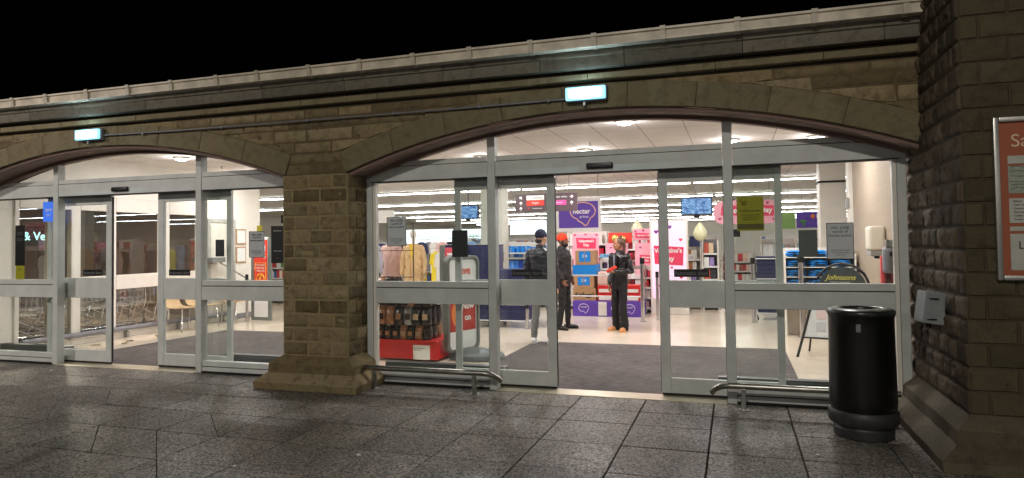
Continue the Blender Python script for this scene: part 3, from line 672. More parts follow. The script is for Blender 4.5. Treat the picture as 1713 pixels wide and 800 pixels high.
# ================================================================== shop interior: floor, ceiling, walls
CEIL = 3.15
def floor_mat():
    mt, nt, b = nodes('polished_vinyl_floor')
    tc = N(nt, 'ShaderNodeTexCoord'); n1 = N(nt, 'ShaderNodeTexNoise', Scale=.8, Detail=6.0); L(nt, tc.outputs['Object'], n1.inputs['Vector'])
    n2 = N(nt, 'ShaderNodeTexNoise', Scale=90.0, Detail=2.0); L(nt, tc.outputs['Object'], n2.inputs['Vector'])
    mx = N(nt, 'ShaderNodeMix', _data_type='RGBA'); mx.inputs[6].default_value = (*srgb(198, 184, 164), 1); mx.inputs[7].default_value = (*srgb(224, 212, 194), 1)
    ad = N(nt, 'ShaderNodeMath', _operation='MULTIPLY_ADD'); ad.inputs[1].default_value = .25; L(nt, n2.outputs['Fac'], ad.inputs[0])
    ml = N(nt, 'ShaderNodeMath', _operation='MULTIPLY'); ml.inputs[1].default_value = .75; L(nt, n1.outputs['Fac'], ml.inputs[0]); L(nt, ml.outputs[0], ad.inputs[2]); L(nt, ad.outputs[0], mx.inputs[0])
    L(nt, mx.outputs[2], b.inputs['Base Color'])
    r = N(nt, 'ShaderNodeMapRange'); r.inputs[3].default_value = .12; r.inputs[4].default_value = .3; L(nt, n1.outputs['Fac'], r.inputs[0]); L(nt, r.outputs[0], b.inputs['Roughness'])
    return mt
mb = MB(); mb.poly([(-24, .05, 0.0), (14, .05, 0.0), (14, 48, 0.0), (-24, 48, 0.0)]); tag(mb.build('floor', floor_mat()), kind='structure')
def ceil_mat():
    mt, nt, b = nodes('ceiling_tiles')
    tc = N(nt, 'ShaderNodeTexCoord'); mp = N(nt, 'ShaderNodeMapping'); mp.inputs['Rotation'].default_value = (0, 0, 0); L(nt, tc.outputs['Object'], mp.inputs['Vector'])
    br = N(nt, 'ShaderNodeTexBrick', Scale=1.0, Mortar__Size=.006); br.offset = 0; br.inputs['Brick Width'].default_value = .6; br.inputs['Row Height'].default_value = 1.2
    br.inputs['Color1'].default_value = (*srgb(246, 240, 234), 1); br.inputs['Color2'].default_value = (*srgb(240, 233, 227), 1); br.inputs['Mortar'].default_value = (*srgb(160, 150, 144), 1)
    L(nt, mp.outputs[0], br.inputs['Vector']); L(nt, br.outputs['Color'], b.inputs['Base Color']); b.inputs['Roughness'].default_value = .8
    return mt
mb = MB(); mb.box(-24, .21, CEIL, 14, 48, CEIL+.05); tag(mb.build('ceiling', ceil_mat()), kind='structure')
mb = MB(); mb.box(-24, .0, 2.95, 14, .19, CEIL+.2); mb.build('bulkhead_wall', M_wall, bld)
mb = MB(); mb.box(-24, 48, 0, 14, 48.1, CEIL); tag(mb.build('back_wall', M_wallw), kind='structure')
mb = MB(); mb.box(14, .2, 0, 14.1, 48.1, CEIL); tag(mb.build('side_wall', M_wallw), kind='structure')
mb = MB(); mb.box(-24.1, 6.2, 0, -24, 48.1, CEIL); mb.box(-24, 6.1, 0, -10.75, 6.2, CEIL); tag(mb.build('clothing_wall', M_wallw), kind='structure')
# right lobby wall and white pier at its end
mb = MB(); mb.box(1.90, .06, 0, 2.05, 5.45, CEIL); tag(mb.build('lobby_wall', M_beige), kind='structure')
t = thing('door_post', 'white upright at the end of the beige lobby wall with a small box', 'post', (1.95, 5.6, 0))
mb = MB(); mb.box(1.84, 5.46, 0, 2.06, 5.75, CEIL-.01, .01); mb.build('upright', M_whiteint, t)
mb = MB(); mb.box(1.79, 5.44, 2.10, 1.839, 5.54, 2.28, .006); mb.build('sensor_box', mat('grey_housing2', srgb(150, 150, 148), .5), t)
t = thing('square_pillar', 'square white pillar behind the round-topped pavement board', 'pillar', (1.8, 7.2, 0))
mb = MB(); mb.box(1.56, 7.0, 0, 2.02, 7.45, CEIL-.01, .01); mb.build('shaft', M_whiteint, t); mb = MB(); mb.box(1.54, 6.98, 2.66, 2.04, 7.47, 2.70, .004); mb.build('trim_band', M_blacktxt, t)
t = thing('square_pillar', 'square pale pillar behind the navy crates and left hanging screen', 'pillar', (-4.75, 6.2, 0))
mb = MB(); mb.box(-4.98, 6.05, 0, -4.52, 6.5, CEIL-.01, .01); mb.build('shaft', mat('pale_green_white', srgb(214, 216, 204), .5, var=.03), t)
mb = MB(); mb.box(-5.0, 6.03, 0, -4.5, 6.52, .1, .004); mb.build('skirting', M_dark, t)
# mats (dark ribbed)
def mat_mat():
    mt, nt, b = nodes('ribbed_entrance_matting')
    tc = N(nt, 'ShaderNodeTexCoord'); wv = N(nt, 'ShaderNodeTexWave', Scale=5.5, Distortion=3.5); wv.bands_direction = 'Y'; wv.inputs['Detail'].default_value = 2
    L(nt, tc.outputs['Object'], wv.inputs['Vector']); n1 = N(nt, 'ShaderNodeTexNoise', Scale=120.0, Detail=3.0); L(nt, tc.outputs['Object'], n1.inputs['Vector'])
    n2 = N(nt, 'ShaderNodeTexNoise', Scale=1.6, Detail=5.0); L(nt, tc.outputs['Object'], n2.inputs['Vector'])
    cr = N(nt, 'ShaderNodeMix', _data_type='RGBA'); cr.inputs[6].default_value = (.022, .019, .019, 1); cr.inputs[7].default_value = (.21, .185, .18, 1)
    a = N(nt, 'ShaderNodeMath', _operation='MULTIPLY'); L(nt, n1.outputs['Fac'], a.inputs[0]); L(nt, wv.outputs['Fac'], a.inputs[1])
    a2 = N(nt, 'ShaderNodeMath', _operation='MULTIPLY_ADD'); a2.inputs[1].default_value = 1.7; L(nt, a.outputs[0], a2.inputs[0]); L(nt, n2.outputs['Fac'], a2.inputs[2]); a3 = N(nt, 'ShaderNodeMath', _operation='MULTIPLY'); a3.inputs[1].default_value = .6; L(nt, a2.outputs[0], a3.inputs[0])
    ms_ = N(nt, 'ShaderNodeMapping'); ms_.inputs['Scale'].default_value = (7, 75, 1); L(nt, tc.outputs['Object'], ms_.inputs[0]); ns = N(nt, 'ShaderNodeTexNoise', Scale=1.0, Detail=3.0, Roughness=.7); L(nt, ms_.outputs[0], ns.inputs['Vector'])
    q1 = N(nt, 'ShaderNodeMapRange'); q1.inputs[1].default_value = .3; q1.inputs[2].default_value = .72; q1.inputs[3].default_value = .15; q1.inputs[4].default_value = 1.5; L(nt, ns.outputs['Fac'], q1.inputs[0]); q2 = N(nt, 'ShaderNodeMath', _operation='MULTIPLY'); L(nt, q1.outputs[0], q2.inputs[0]); L(nt, a3.outputs[0], q2.inputs[1]); a3 = q2
    L(nt, a3.outputs[0], cr.inputs[0]); L(nt, cr.outputs[2], b.inputs['Base Color']); b.inputs['Roughness'].default_value = .95; b.inputs['Specular IOR Level'].default_value = .1
    bp = N(nt, 'ShaderNodeBump', Strength=.4, Distance=.004); L(nt, wv.outputs['Fac'], bp.inputs['Height']); L(nt, bp.outputs[0], b.inputs['Normal']); return mt
M_mat = mat_mat()
mb = MB(); mb.poly([(-3.10, .17, .006), (.66, .17, .006), (.66, 3.56, .006), (-3.10, 3.50, .006)], (0, 0, -.005)); tag(mb.build('entrance_mat', M_mat, origin=(-1.2, 1.8, 0)), 'large dark ribbed mat inside the open right-hand doorway', 'mat')
mb = MB(); mb.poly([(-9.36, .17, .006), (-5.2, .17, .006), (-5.2, 3.66, .006), (-9.3, 3.62, .006)], (0, 0, -.005)); tag(mb.build('entrance_mat', M_mat, origin=(-7.2, 1.8, 0)), 'large dark ribbed mat inside the left-hand doorway', 'mat')
# floor guards behind the windows
M_guard = mat('dark_green_grey_guard', srgb(52, 58, 58), .45, var=.15)
for i, (x0, x1, lab) in enumerate(((-4.02, -2.50, 'dark floor guard bar before the red coffee display'), (-.19, 1.38, 'dark floor guard bar behind the glass by the litter bin'), (-10.5, -9.15, 'dark floor guard bar behind the far left window'), (-6.4, -5.05, 'dark floor guard bar beside the stone pier in the left bay'))):
    mb = MB(); mb.box(x0, .24, .04, x1, .34, .185, .02, seg=2); mb.box(x0, .235, .187, x1, .35, .197, .003); mb.mi = 1; mb.box(x1-.012, .232, .035, x1+.004, .352, .2, .002); tag(mb.build('floor_guard', [M_guard, M_steel], origin=((x0+x1)/2, .3, 0)), lab, 'floor guard', 'floor guards behind the windows')
# ------------------------------------------------------------------ glazed side wall of the left lobby
XL = -10.5
gw = thing('glazed_partition', 'white framed glass side wall of the left lobby, trolleys beyond it', 'partition', (XL, 2.1, 0))
mb = MB(); mb.box(XL-.1, .06, 0, XL, .43, CEIL); mb.box(XL-.1, 4.25, 0, XL, 6.1, CEIL); mb.box(XL-.1, .43, 2.50, XL, 4.25, CEIL); mb.build('wall', M_wallw, gw)
mb = MB()
for (a, b) in ((.43, .50), (.97, 1.05), (1.36, 1.53), (2.14, 2.22), (3.21, 3.42), (4.17, 4.25)): mb.box(XL-.07, a, .0, XL+.03, b, 2.49, .005)
for (a, b) in ((.50, .97), (1.05, 1.36), (1.53, 2.14), (2.22, 3.21), (3.42, 4.17)):
    mb.box(XL-.08, a, .87, XL+.035, b, 1.12, .004); mb.box(XL-.08, a, 2.25, XL+.035, b, 2.495, .004); mb.box(XL-.07, a, 0, XL+.03, b, .10, .004)
mb.build('frame', M_whiteint, gw)
for (a, b) in ((.50, .97), (1.05, 1.36), (1.53, 2.14), (2.22, 3.21), (3.42, 4.17)):
    for (za, zb) in ((.10, .87), (1.12, 2.25)): mb = MB(); mb.box(XL-.024, a, za, XL-.016, b, zb); mb.build('pane', M_glassin, gw)
mb = MB(); mb.tube([(XL+.09, .5, .165), (XL+.09, 5.0, .165)], .045, 12); mb.mi = 1
for y in (1.1, 2.4, 3.6, 4.8): mb.box(XL+.03, y-.02, 0, XL+.12, y+.02, .15)
tag(mb.build('bumper_tube', [mat('grey_bumper', srgb(120, 120, 126), .45), M_steel], origin=(XL+.09, 2.7, 0), smooth=50), 'long grey bumper tube along the foot of the glazed side wall', 'bumper rail')
# white wall beyond: door surround, frames
t = thing('wall_door', 'pale door in the white wall left of the picture frames', 'door', (XL, 4.85, 0))
mb = MB(); mb.box(XL, 4.42, .0, XL+.05, 4.50, 2.2, .004); mb.box(XL, 5.16, 0, XL+.05, 5.24, 2.2, .004); mb.box(XL, 4.50, 2.12, XL+.05, 5.16, 2.2, .004); mb.build('door_frame', mat('grey_door_frame', srgb(176, 174, 168), .5), t)
mb = MB(); mb.box(XL, 4.50, .01, XL+.03, 5.16, 2.12, .003); mb.build('door_leaf', mat('pale_door', srgb(222, 216, 204), .5, var=.03), t)
mb = MB(); mb.box(XL+.031, 5.06, .95, XL+.05, 5.10, 1.15); mb.build('handle', M_steel, t)
mb = MB(); mb.box(XL, 4.3, 0, XL+.012, 6.1, .12); mb.build('skirting', M_greytxt, gw)
for (y, z, h, lab) in ((5.45, 1.82, .34, 'upper small wood-framed certificate on the white lobby wall'), (5.45, 1.42, .36, 'lower small wood-framed certificate on the white lobby wall')):
    t = thing('picture_frame', lab, 'picture frame', (XL, y, z-h/2)); mb = MB(); mb.box(XL+.001, y-.16, z-h/2, XL+.02, y+.16, z+h/2, .004); mb.build('frame', mat('pine_frame', srgb(176, 136, 92), .5), t)
    mb = MB(); mb.box(XL+.019, y-.13, z-h/2+.03, XL+.024, y+.13, z+h/2-.03); mb.build('sheet', M_paper, t)
# dim trolley shelter beyond the partition
mb = MB(); mb.box(-15.5, 6.0, 0, -10.61, 6.1, CEIL); mb.box(-15.6, .2, 0, -15.5, 6.1, CEIL); tag(mb.build('shelter_wall', mat('shelter_brown_wall', srgb(96, 78, 62), .8)), kind='structure')
mb = MB(); mb.poly([(-15.5, .05, .004), (-10.61, .05, .004), (-10.61, 6.0, .004), (-15.5, 6.0, .004)]); tag(mb.build('shelter_floor', mat('shelter_concrete', srgb(112, 96, 78), .8, var=.2)), kind='structure')
mb = MB(); mb.box(-15.5, .2, CEIL-.4, -10.61, 6.0, CEIL-.35); tag(mb.build('shelter_ceiling', M_mortard), kind='structure')
lamp('shelter_lamp', 'AREA', (-12.4, 2.6, 2.7), 240, (1, .84, .68), .3, (-12.4, 2.6, 0))

# ------------------------------------------------------------------ lights in the ceiling
M_tube = emis('tube_white', (.95, .97, 1.0), 36.0)
st = thing('strip_light', 'long white strip light under the shop ceiling, one of many in rows', 'ceiling light', (0, 10.9, 3.07), 'rows of strip lights in the shop')
mb = MB(); mb.box(-2.27, 10.88, 3.09, 2.27, 10.92, 3.148, .004); mb.build('housing', M_whiteint, st)
mb = MB(); mb.box(-2.25, 10.88, 3.066, 2.25, 10.92, 3.089, .008, seg=2); mb.build('tube', M_tube, st)
first = True
for r in range(7):
    for k in range(7):
        x = 10.5-4.6*k+(r % 2)*.4; y = 10.9+5.35*r
        if first: st.location = (x, y, 3.07); first = False
        else: dup(st, (x, y, 3.07))
dl = thing('downlight', 'round white downlight recessed in the lobby ceiling, one of several', 'ceiling light', (0, 0, CEIL), 'round downlights in the lobby ceiling')
mb = MB(); mb.loft([(0, 0, CEIL-.03, .13, .13), (0, 0, CEIL-.032, .10, .10)], 24, cap=False); mb.loft([(0, 0, CEIL-.03, .13, .13), (0, 0, CEIL-.001, .135, .135)], 24, cap=False); mb.build('ring', M_whiteint, dl)
mb = MB(); mb.loft([(0, 0, CEIL-.02, .095, .095), (0, 0, CEIL-.05, .085, .085), (0, 0, CEIL-.06, .05, .05)], 24); mb.build('lens', emis('downlight_lens', (1, .95, .9), 9), dl)
pos = [(-4.23, 4.15), (-2.34, 4.07), (-.02, 3.86), (1.2, 4.0), (-.3, 7.2), (-3.0, 7.4), (-5.6, 7.2), (-7.9, 5.0), (-6.4, 2.2), (-9.0, 2.2), (-9.6, 4.6), (-8.6, 7.8), (-3.9, 1.5), (-1.3, 1.6), (.9, 1.4)]
for i, (x, y) in enumerate(pos):
    if i == 0: dl.location = (x, y, CEIL)
    else: dup(dl, (x, y, CEIL))
    lamp('downlight_beam', 'AREA', (x, y, CEIL-.063), 37, (1.0, .96, .95), .16); lamp('downlight_glow', 'POINT', (x, y, CEIL-.13), 10, (1.0, .94, .95), .05)
for i, (x, y) in enumerate(((-2.1, 3.3), (-9.3, 3.5), (.75, 4.4))):
    mb = MB(); mb.cyl((x, y, CEIL-.002), (x, y, CEIL-.05), .012, n=10); mb.cyl((x, y, CEIL-.05), (x, y, CEIL-.054), .025, n=12); tag(mb.build('sprinkler', M_steel, origin=(x, y, CEIL)), 'tiny metal sprinkler head under the lobby ceiling, one of several', 'sprinkler', 'sprinkler heads')
t = thing('lit_sign', 'pale green glowing lettering standing in for a reflection in the far left window', 'sign', (-15.4, 4.5, 1.75)); mb = MB(); mb.box(-15.49, 4.12, 1.70, -15.42, 4.86, 2.12, .004); mb.build('dark_board', M_black, t)
text('& Veg', t, -15.41, 4.46, 1.90, .27, emis('mint_reflection', (.45, .95, .88), 2.2), bold=.004, rz=PI/2)  # glowing letters added in place of a mirrored reflection in the glass
mb = MB(); mb.box(-15.49, 4.90, 1.80, -15.42, 5.12, 2.06, .004); tag(mb.build('green_sign', emis('green_neon', (.02, .75, .25), 1.2), origin=(-15.45, 5.0, 1.8)), 'small glowing green sign seen through the far left window', 'sign')
# ================================================================== things in the shop
M_navy = mat('navy_crate_plastic', srgb(28, 34, 84), .5, var=.15)
M_wire = mat('white_wire', srgb(225, 226, 230), .35, var=.03)
M_purple = mat('purple_card', srgb(92, 62, 170), .45, var=.04)
M_pink = mat('pink_card', srgb(240, 168, 186), .5, var=.04)
M_hot = mat('hot_pink_print', srgb(226, 58, 96), .5, var=.03)
M_kraft = mat('brown_cardboard', srgb(176, 138, 100), .7, var=.08)
M_blue = mat('bright_blue_wrap', srgb(20, 130, 215), .35, var=.08)
def hang(t, x, y, z, top=CEIL):
    mb = MB(); mb.cyl((x, y, z), (x, y, top-.001), .004, n=6); mb.build('hanging_wire', M_greytxt, t)
def screen_mat(name, seed):
    mt, nt, b = nodes(name); tc = N(nt, 'ShaderNodeTexCoord'); n1 = N(nt, 'ShaderNodeTexNoise', Scale=11.0, Detail=4.0, Roughness=.75); mp = N(nt, 'ShaderNodeMapping'); mp.inputs['Scale'].default_value = (1, 1, 1.8); mp.inputs['Location'].default_value = (seed, 0, seed)
    L(nt, tc.outputs['Object'], mp.inputs[0]); L(nt, mp.outputs[0], n1.inputs['Vector']); cr = N(nt, 'ShaderNodeValToRGB'); e = cr.color_ramp.elements
    e[0].color = (.02, .06, .22, 1); e[1].color = (.45, .72, 1, 1); e[0].position = .36; e[1].position = .62; m_ = cr.color_ramp.elements.new(.48); m_.color = (.10, .30, .72, 1)
    L(nt, n1.outputs['Fac'], cr.inputs[0]); L(nt, cr.outputs[0], b.inputs['Emission Color']); b.inputs['Emission Strength'].default_value = .9
    b.inputs['Base Color'].default_value = (.01, .01, .02, 1); return mt
def tv(x, y, z, w_, h, label, seed):
    t = thing('hanging_screen', label, 'screen', (x, y, z-h/2))
    mb = MB(); mb.box(x-w_/2-.018, y, z-h/2-.018, x+w_/2+.018, y+.05, z+h/2+.018, .006); mb.box(x-.05, y+.0, z-h/2-.06, x+.05, y+.04, z-h/2-.02, .004); cs_ = mb.build('casing', M_black, t)
    mb = MB(); mb.box(x-w_/2, y-.003, z-h/2, x+w_/2, y-.0005, z+h/2); mb.build('display', screen_mat('cctv_picture', seed), cs_)
    mb = MB(); mb.cyl((x, y+.03, z+h/2), (x, y+.03, CEIL-.001), .014, n=10); mb.build('pole', M_greytxt, t)
tv(-.605, 5.0, 2.19, .49, .27, 'hanging screen with blue camera picture, above the pink lit panel', 1.3)
tv(-5.12, 6.0-.3, 2.235, .42, .245, 'hanging screen with blue camera picture beside the pale square pillar', 4.1)
# directional sign
t = thing('direction_sign', 'dark brown hanging direction sign with white arrows, above the two men', 'sign', (-3.29, 5, 2.17)); M_brown = mat('dark_brown_sign', srgb(78, 62, 68), .5, var=.03)
mb = MB(); mb.box(-3.88, 5.0, 2.17, -2.70, 5.03, 2.505, .003); mb.build('panel', M_brown, t)
def arrow(mb, x, z, ang, s_=.036, y=4.996):
    pts = [(-.18, -1), (.18, -1), (.18, .1), (.75, -.35), (.75, .15), (0, .95), (-.75, .15), (-.75, -.35), (-.18, .1)]
    c_, sn = math.cos(ang), math.sin(ang); mb.poly([(x+s_*(a*c_-b*sn), y, z+s_*(a*sn+b*c_)) for a, b in pts], (0, .003, 0))
mb = MB(); arrow(mb, -3.77, 2.435, .785); arrow(mb, -3.77, 2.335, 0); arrow(mb, -3.77, 2.235, 0); arrow(mb, -2.80, 2.435, -PI/2); arrow(mb, -2.80, 2.325, 0); mb.build('arrow', M_whitetxt, t)
mb = MB(); mb.box(-3.66, 4.995, 2.39, -3.32, 4.999, 2.475); mb.build('white_strip', M_paper, t)
mb = MB(); mb.box(-3.66, 4.995, 2.285, -3.32, 4.999, 2.383); mb.build('red_strip', mat('signal_red', srgb(222, 60, 48), .5), t)
mb = MB(); mb.box(-3.20, 4.995, 2.285, -2.90, 4.999, 2.375); mb.build('pink_strip', mat('magenta_strip', srgb(206, 80, 150), .5), t)
text('TU clothing', t, -3.49, 4.993, 2.43, .06, M_greytxt); text('Argos', t, -3.49, 4.993, 2.335, .055, M_whitetxt); text('travel money', t, -3.45, 4.994, 2.235, .034, M_whitetxt)
text('Customer toilets', t, -2.88, 4.994, 2.435, .046, M_whitetxt, align='RIGHT'); text('Collection', t, -3.05, 4.993, 2.33, .036, M_whitetxt)
mb = MB(); mb.ell((-3.62, 4.996, 2.235), .016, .004, .016, 12); mb.build('red_dot', M_red, t)
hang(t, -3.7, 5.015, 2.5); hang(t, -2.85, 5.015, 2.5)
# purple hanging sign
t = thing('hanging_sign', 'big purple hanging sign with white border reading nectar prices', 'sign', (-3.15, 7, 1.82))
mb = MB(); mb.box(-3.68, 7.0, 1.815, -2.64, 7.03, 2.545, .003); mb.build('board', M_paper, t)
mb = MB(); mb.box(-3.55, 6.994, 1.90, -2.70, 6.999, 2.46); pn_ = mb.build('purple_panel', M_purple, t)
cx, cz = -3.02, 2.2; pts = []
for k in range(26):
    a = math.radians(-52+ (275+20)*k/25); pts.append((cx-.01+.27*math.cos(a), 6.992, cz+.05+.185*math.sin(a)))
pts += [(-3.14, 6.992, 2.055), (-3.04, 6.992, 2.0), (-2.99, 6.992, 1.95), (-2.955, 6.992, 1.945), (-2.93, 6.992, 1.975)]
mb = MB(); mb.tube(pts, .011, 8, closed=True); mb.build('outline', mat('peach_outline', srgb(246, 196, 160), .5), t, smooth=50)
text('nectar', pn_, -3.06, 6.991, 2.245, .145, M_whitetxt, bold=.003); text('prices', pn_, -3.0, 6.991, 2.135, .08, M_whitetxt)
hang(t, -3.6, 7.015, 2.54); hang(t, -2.7, 7.015, 2.54)
# pink lit panel
t = thing('advertising_panel', 'tall glowing pale pink panel with hearts behind the right door leaf', 'display panel', (-1.35, 8, .3)); M_glow = emis('pink_glow', (.95, .66, .86), .42)
mb = MB(); mb.box(-1.76, 8.0, .0, -.95, 8.12, 2.06, .01); mb.build('casing', M_whiteint, t); mb = MB(); mb.box(-1.72, 7.990, .35, -.99, 7.998, 2.02); mb.build('lit_face', M_glow, t)
mb = MB(); mb.poly([(-1.66, 7.985, 1.10), (-1.06, 7.985, 1.06), (-1.04, 7.985, 1.46), (-1.68, 7.985, 1.50)], (0, .004, 0)); bn = mb.build('banner', M_hot, t)
text("Valentine's", bn, -1.37, 7.983, 1.385, .135, M_whitetxt, bold=.003); text('Day', bn, -1.37, 7.983, 1.21, .15, M_whitetxt, bold=.003)
for i, (x, z, r, c_) in enumerate(((-1.62, 1.80, .05, 1), (-1.33, 1.90, .045, 1), (-1.40, 1.70, .045, 0), (-1.10, 1.62, .04, 0), (-1.5, .92, .04, 0), (-1.10, .82, .05, 0), (-1.55, .62, .04, 0), (-1.08, .50, .04, 0), (-1.3, 1.02, .03, 0))):
    mb = MB(); heart(mb, x, 7.989, z, r); mb.build('heart', mat('violet_print', srgb(120, 60, 150), .5) if c_ else M_hot, t)
# oval valentine sign
t = thing('hanging_sign', "pink rounded hanging sign with a red Valentine's Day banner", 'sign', (.29, 9, 1.95))
mb = MB(); pts = []
for k in range(40):
    a = 2*PI*k/40; ca, sa = math.cos(a), math.sin(a); pts.append((.29+.72*math.copysign(abs(ca)**.38, ca), 9.0, 2.22+.27*math.copysign(abs(sa)**.5, sa)))
mb.poly(pts, (0, .03, 0)); mb.build('board', M_pink, t); mb = MB(); mb.poly([(-.28, 8.99, 2.16), (.90, 8.99, 2.12), (.86, 8.99, 2.36), (-.25, 8.99, 2.38)], (0, .004, 0)); bn = mb.build('banner', M_hot, t)
text("Valentine's Day", bn, .30, 8.985, 2.255, .165, M_whitetxt, bold=.004)
for (x, z) in ((-.3, 2.08), (.85, 2.05), (.1, 2.03), (.72, 2.42), (-.1, 2.45), (.6, 2.02)): mb = MB(); heart(mb, x, 8.992, z, .035); mb.build('heart', mat('dark_pink', srgb(170, 30, 90), .5), t)
hang(t, -.2, 9.015, 2.47); hang(t, .75, 9.015, 2.47)
t = thing('hanging_sign', 'purple hanging sign with orange and green vegetable pictures at the right', 'sign', (1.75, 11, 1.87)); mb = MB(); mb.box(1.47, 11, 1.87, 2.45, 11.03, 2.26, .003); mb.build('board', M_purple, t)
text('Save with', t, 2.12, 10.99, 2.14, .11, M_whitetxt); text('Nectar', t, 2.10, 10.99, 1.98, .12, M_whitetxt)
mb = MB(); mb.ell((1.84, 10.99, 2.15), .05, .006, .05, 14); mb.build('orange_picture', mat('orange_print', srgb(240, 120, 40), .5), t); mb = MB(); mb.ell((1.61, 10.99, 2.03), .09, .006, .04, 14); mb.ell((1.63, 10.99, 1.96), .03, .006, .06, 12); mb.build('green_picture', mat('green_print', srgb(60, 120, 70), .5), t); hang(t, 1.6, 11.01, 2.25); hang(t, 2.3, 11.01, 2.25)
t = thing('hanging_sign', 'plain leaf green hanging sign left of the purple vegetable sign', 'sign', (1.2, 11.5, 1.87)); mb = MB(); mb.box(1.12, 11.2, 1.86, 1.46, 11.23, 2.27, .003); mb.build('board', mat('leaf_green', srgb(130, 168, 90), .5, var=.03), t); hang(t, 1.3, 11.215, 2.26)
t = thing('hanging_sign', 'small black hanging sign with a white S beside the pink rounded sign', 'sign', (-.1, 10, 1.7)); mb = MB(); mb.box(-.20, 10, 1.67, .14, 10.03, 1.85, .003); mb.build('board', M_black, t); text('S', t, -.04, 9.994, 1.765, .13, M_whitetxt); hang(t, -.03, 10.015, 1.84)
t = thing('hanging_sign', 'black and white hanging sign seen over the left lobby', 'sign', (-10.2, 8, 2.1)); mb = MB(); mb.box(-11.35, 8, 2.2, -10.95, 8.03, 2.42, .003); mb.build('board', M_black, t); text('Food', t, -11.15, 7.994, 2.31, .13, M_whitetxt); hang(t, -11.1, 8.01, 2.42)
for i, (x, y, z, w_, h, lab) in enumerate(((-8.75, 11.5, 1.62, 1.6, .42, 'white glowing hanging sign above the clothes, behind the camel coat'), (-5.9, 12.5, 1.85, 1.15, .42, 'white glowing hanging sign beyond the blue goods shelf'), (-7.0, 10.8, 1.65, .95, .36, 'small white glowing sign left of the pale square pillar'))):
    t = thing('lit_sign', lab, 'sign', (x, y, z)); mb = MB(); mb.box(x-w_/2, y, z, x+w_/2, y+.06, z+h, .005); mb.build('board', emis('soft_white_panel', (.86, .97, 1), 1.1), t); text('Sale' if i else 'Womens', t, x, y-.006, z+h/2, .2, mat('pale_grey_print', srgb(190, 200, 205), .6)); hang(t, x, y+.03, z+h)
t = thing('hanging_sign', 'plain white hanging card above the tall clothes rail', 'sign', (-8.2, 7.4, 2.2)); mb = MB(); mb.box(-8.55, 7.4, 2.12, -7.7, 7.43, 2.42, .003); mb.build('board', M_paper, t); text('Tu', t, -8.3, 7.394, 2.27, .12, M_greytxt); hang(t, -8.2, 7.415, 2.42)

# ---- navy crates in stacks on wire dollies
def crate_bm(x, y, z, w_=.58, d=.40, h=.17):
    mb = MB(); mb.box(x-w_/2+.01, y-d/2+.01, z, x+w_/2-.01, y+d/2-.01, z+h-.02, .006); mb.box(x-w_/2, y-d/2, z+h-.022, x+w_/2, y+d/2, z+h-.002, .004)
    for k in range(9): q = x-w_/2+.03+(w_-.06)*k/8; mb.box(q-.006, y-d/2-.003, z+.012, q+.006, y-d/2+.012, z+h-.022)
    mb.box(x-w_/2, y-d/2-.001, z+h*.45, x+w_/2, y-d/2+.012, z+h*.45+.012); return mb
c0 = None
stacks = [(-4.56, 5.25, 9, 'tall stack left of the door post'), (-3.98, 5.25, 6, 'shorter stack behind the left man'), (-5.16, 5.3, 9, 'tall stack nearest the clothes'), (.70, 7.5, 7, 'stack in the wire trolley at the right')]
for (x, y, n, where) in stacks:
    d_ = thing('wire_dolly', 'white wire wheeled base under the '+where, 'trolley base', (x, y, 0), 'wire bases under the navy crates')
    mb = MB()
    for dy in (-.21, .21): mb.tube([(x-.31, y+dy, .14), (x+.31, y+dy, .14)], .009, 6); mb.tube([(x-.31, y+dy, .44), (x+.31, y+dy, .44)], .008, 6)
    for dx in (-.31, .31):
        for dy in (-.21, .21): mb.tube([(x+dx, y+dy, .05), (x+dx, y+dy, .44)], .012, 6)
        mb.tube([(x+dx, y-.21, .14), (x+dx, y+.21, .14)], .009, 6)
    mb.build('frame', M_wire, d_)
    for dx in (-.28, .28):
        for dy in (-.19, .19): mb = MB(); mb.cyl((x+dx-.012, y+dy, .035), (x+dx+.012, y+dy, .035), .035, n=14); mb.build('wheel', M_dark, d_)
    for k in range(n):
        z = .15+.157*k
        lab = 'navy plastic crate, %s in the %s' % ('topmost' if k == n-1 else 'lowest' if k == 0 else ['second', 'third', 'fourth', 'fifth', 'sixth', 'seventh', 'eighth'][k-1]+' up', where)
        if c0 is None: c0 = crate_bm(x, y, z).build('plastic_crate', M_navy, origin=(x, y, z)); tag(c0, lab, 'crate', 'stacked navy crates'); 
        else:
            c = c0.copy(); C.objects.link(c); c.location = (x+random.uniform(-.008, .008), y+random.uniform(-.008, .008), z); c['label'] = lab
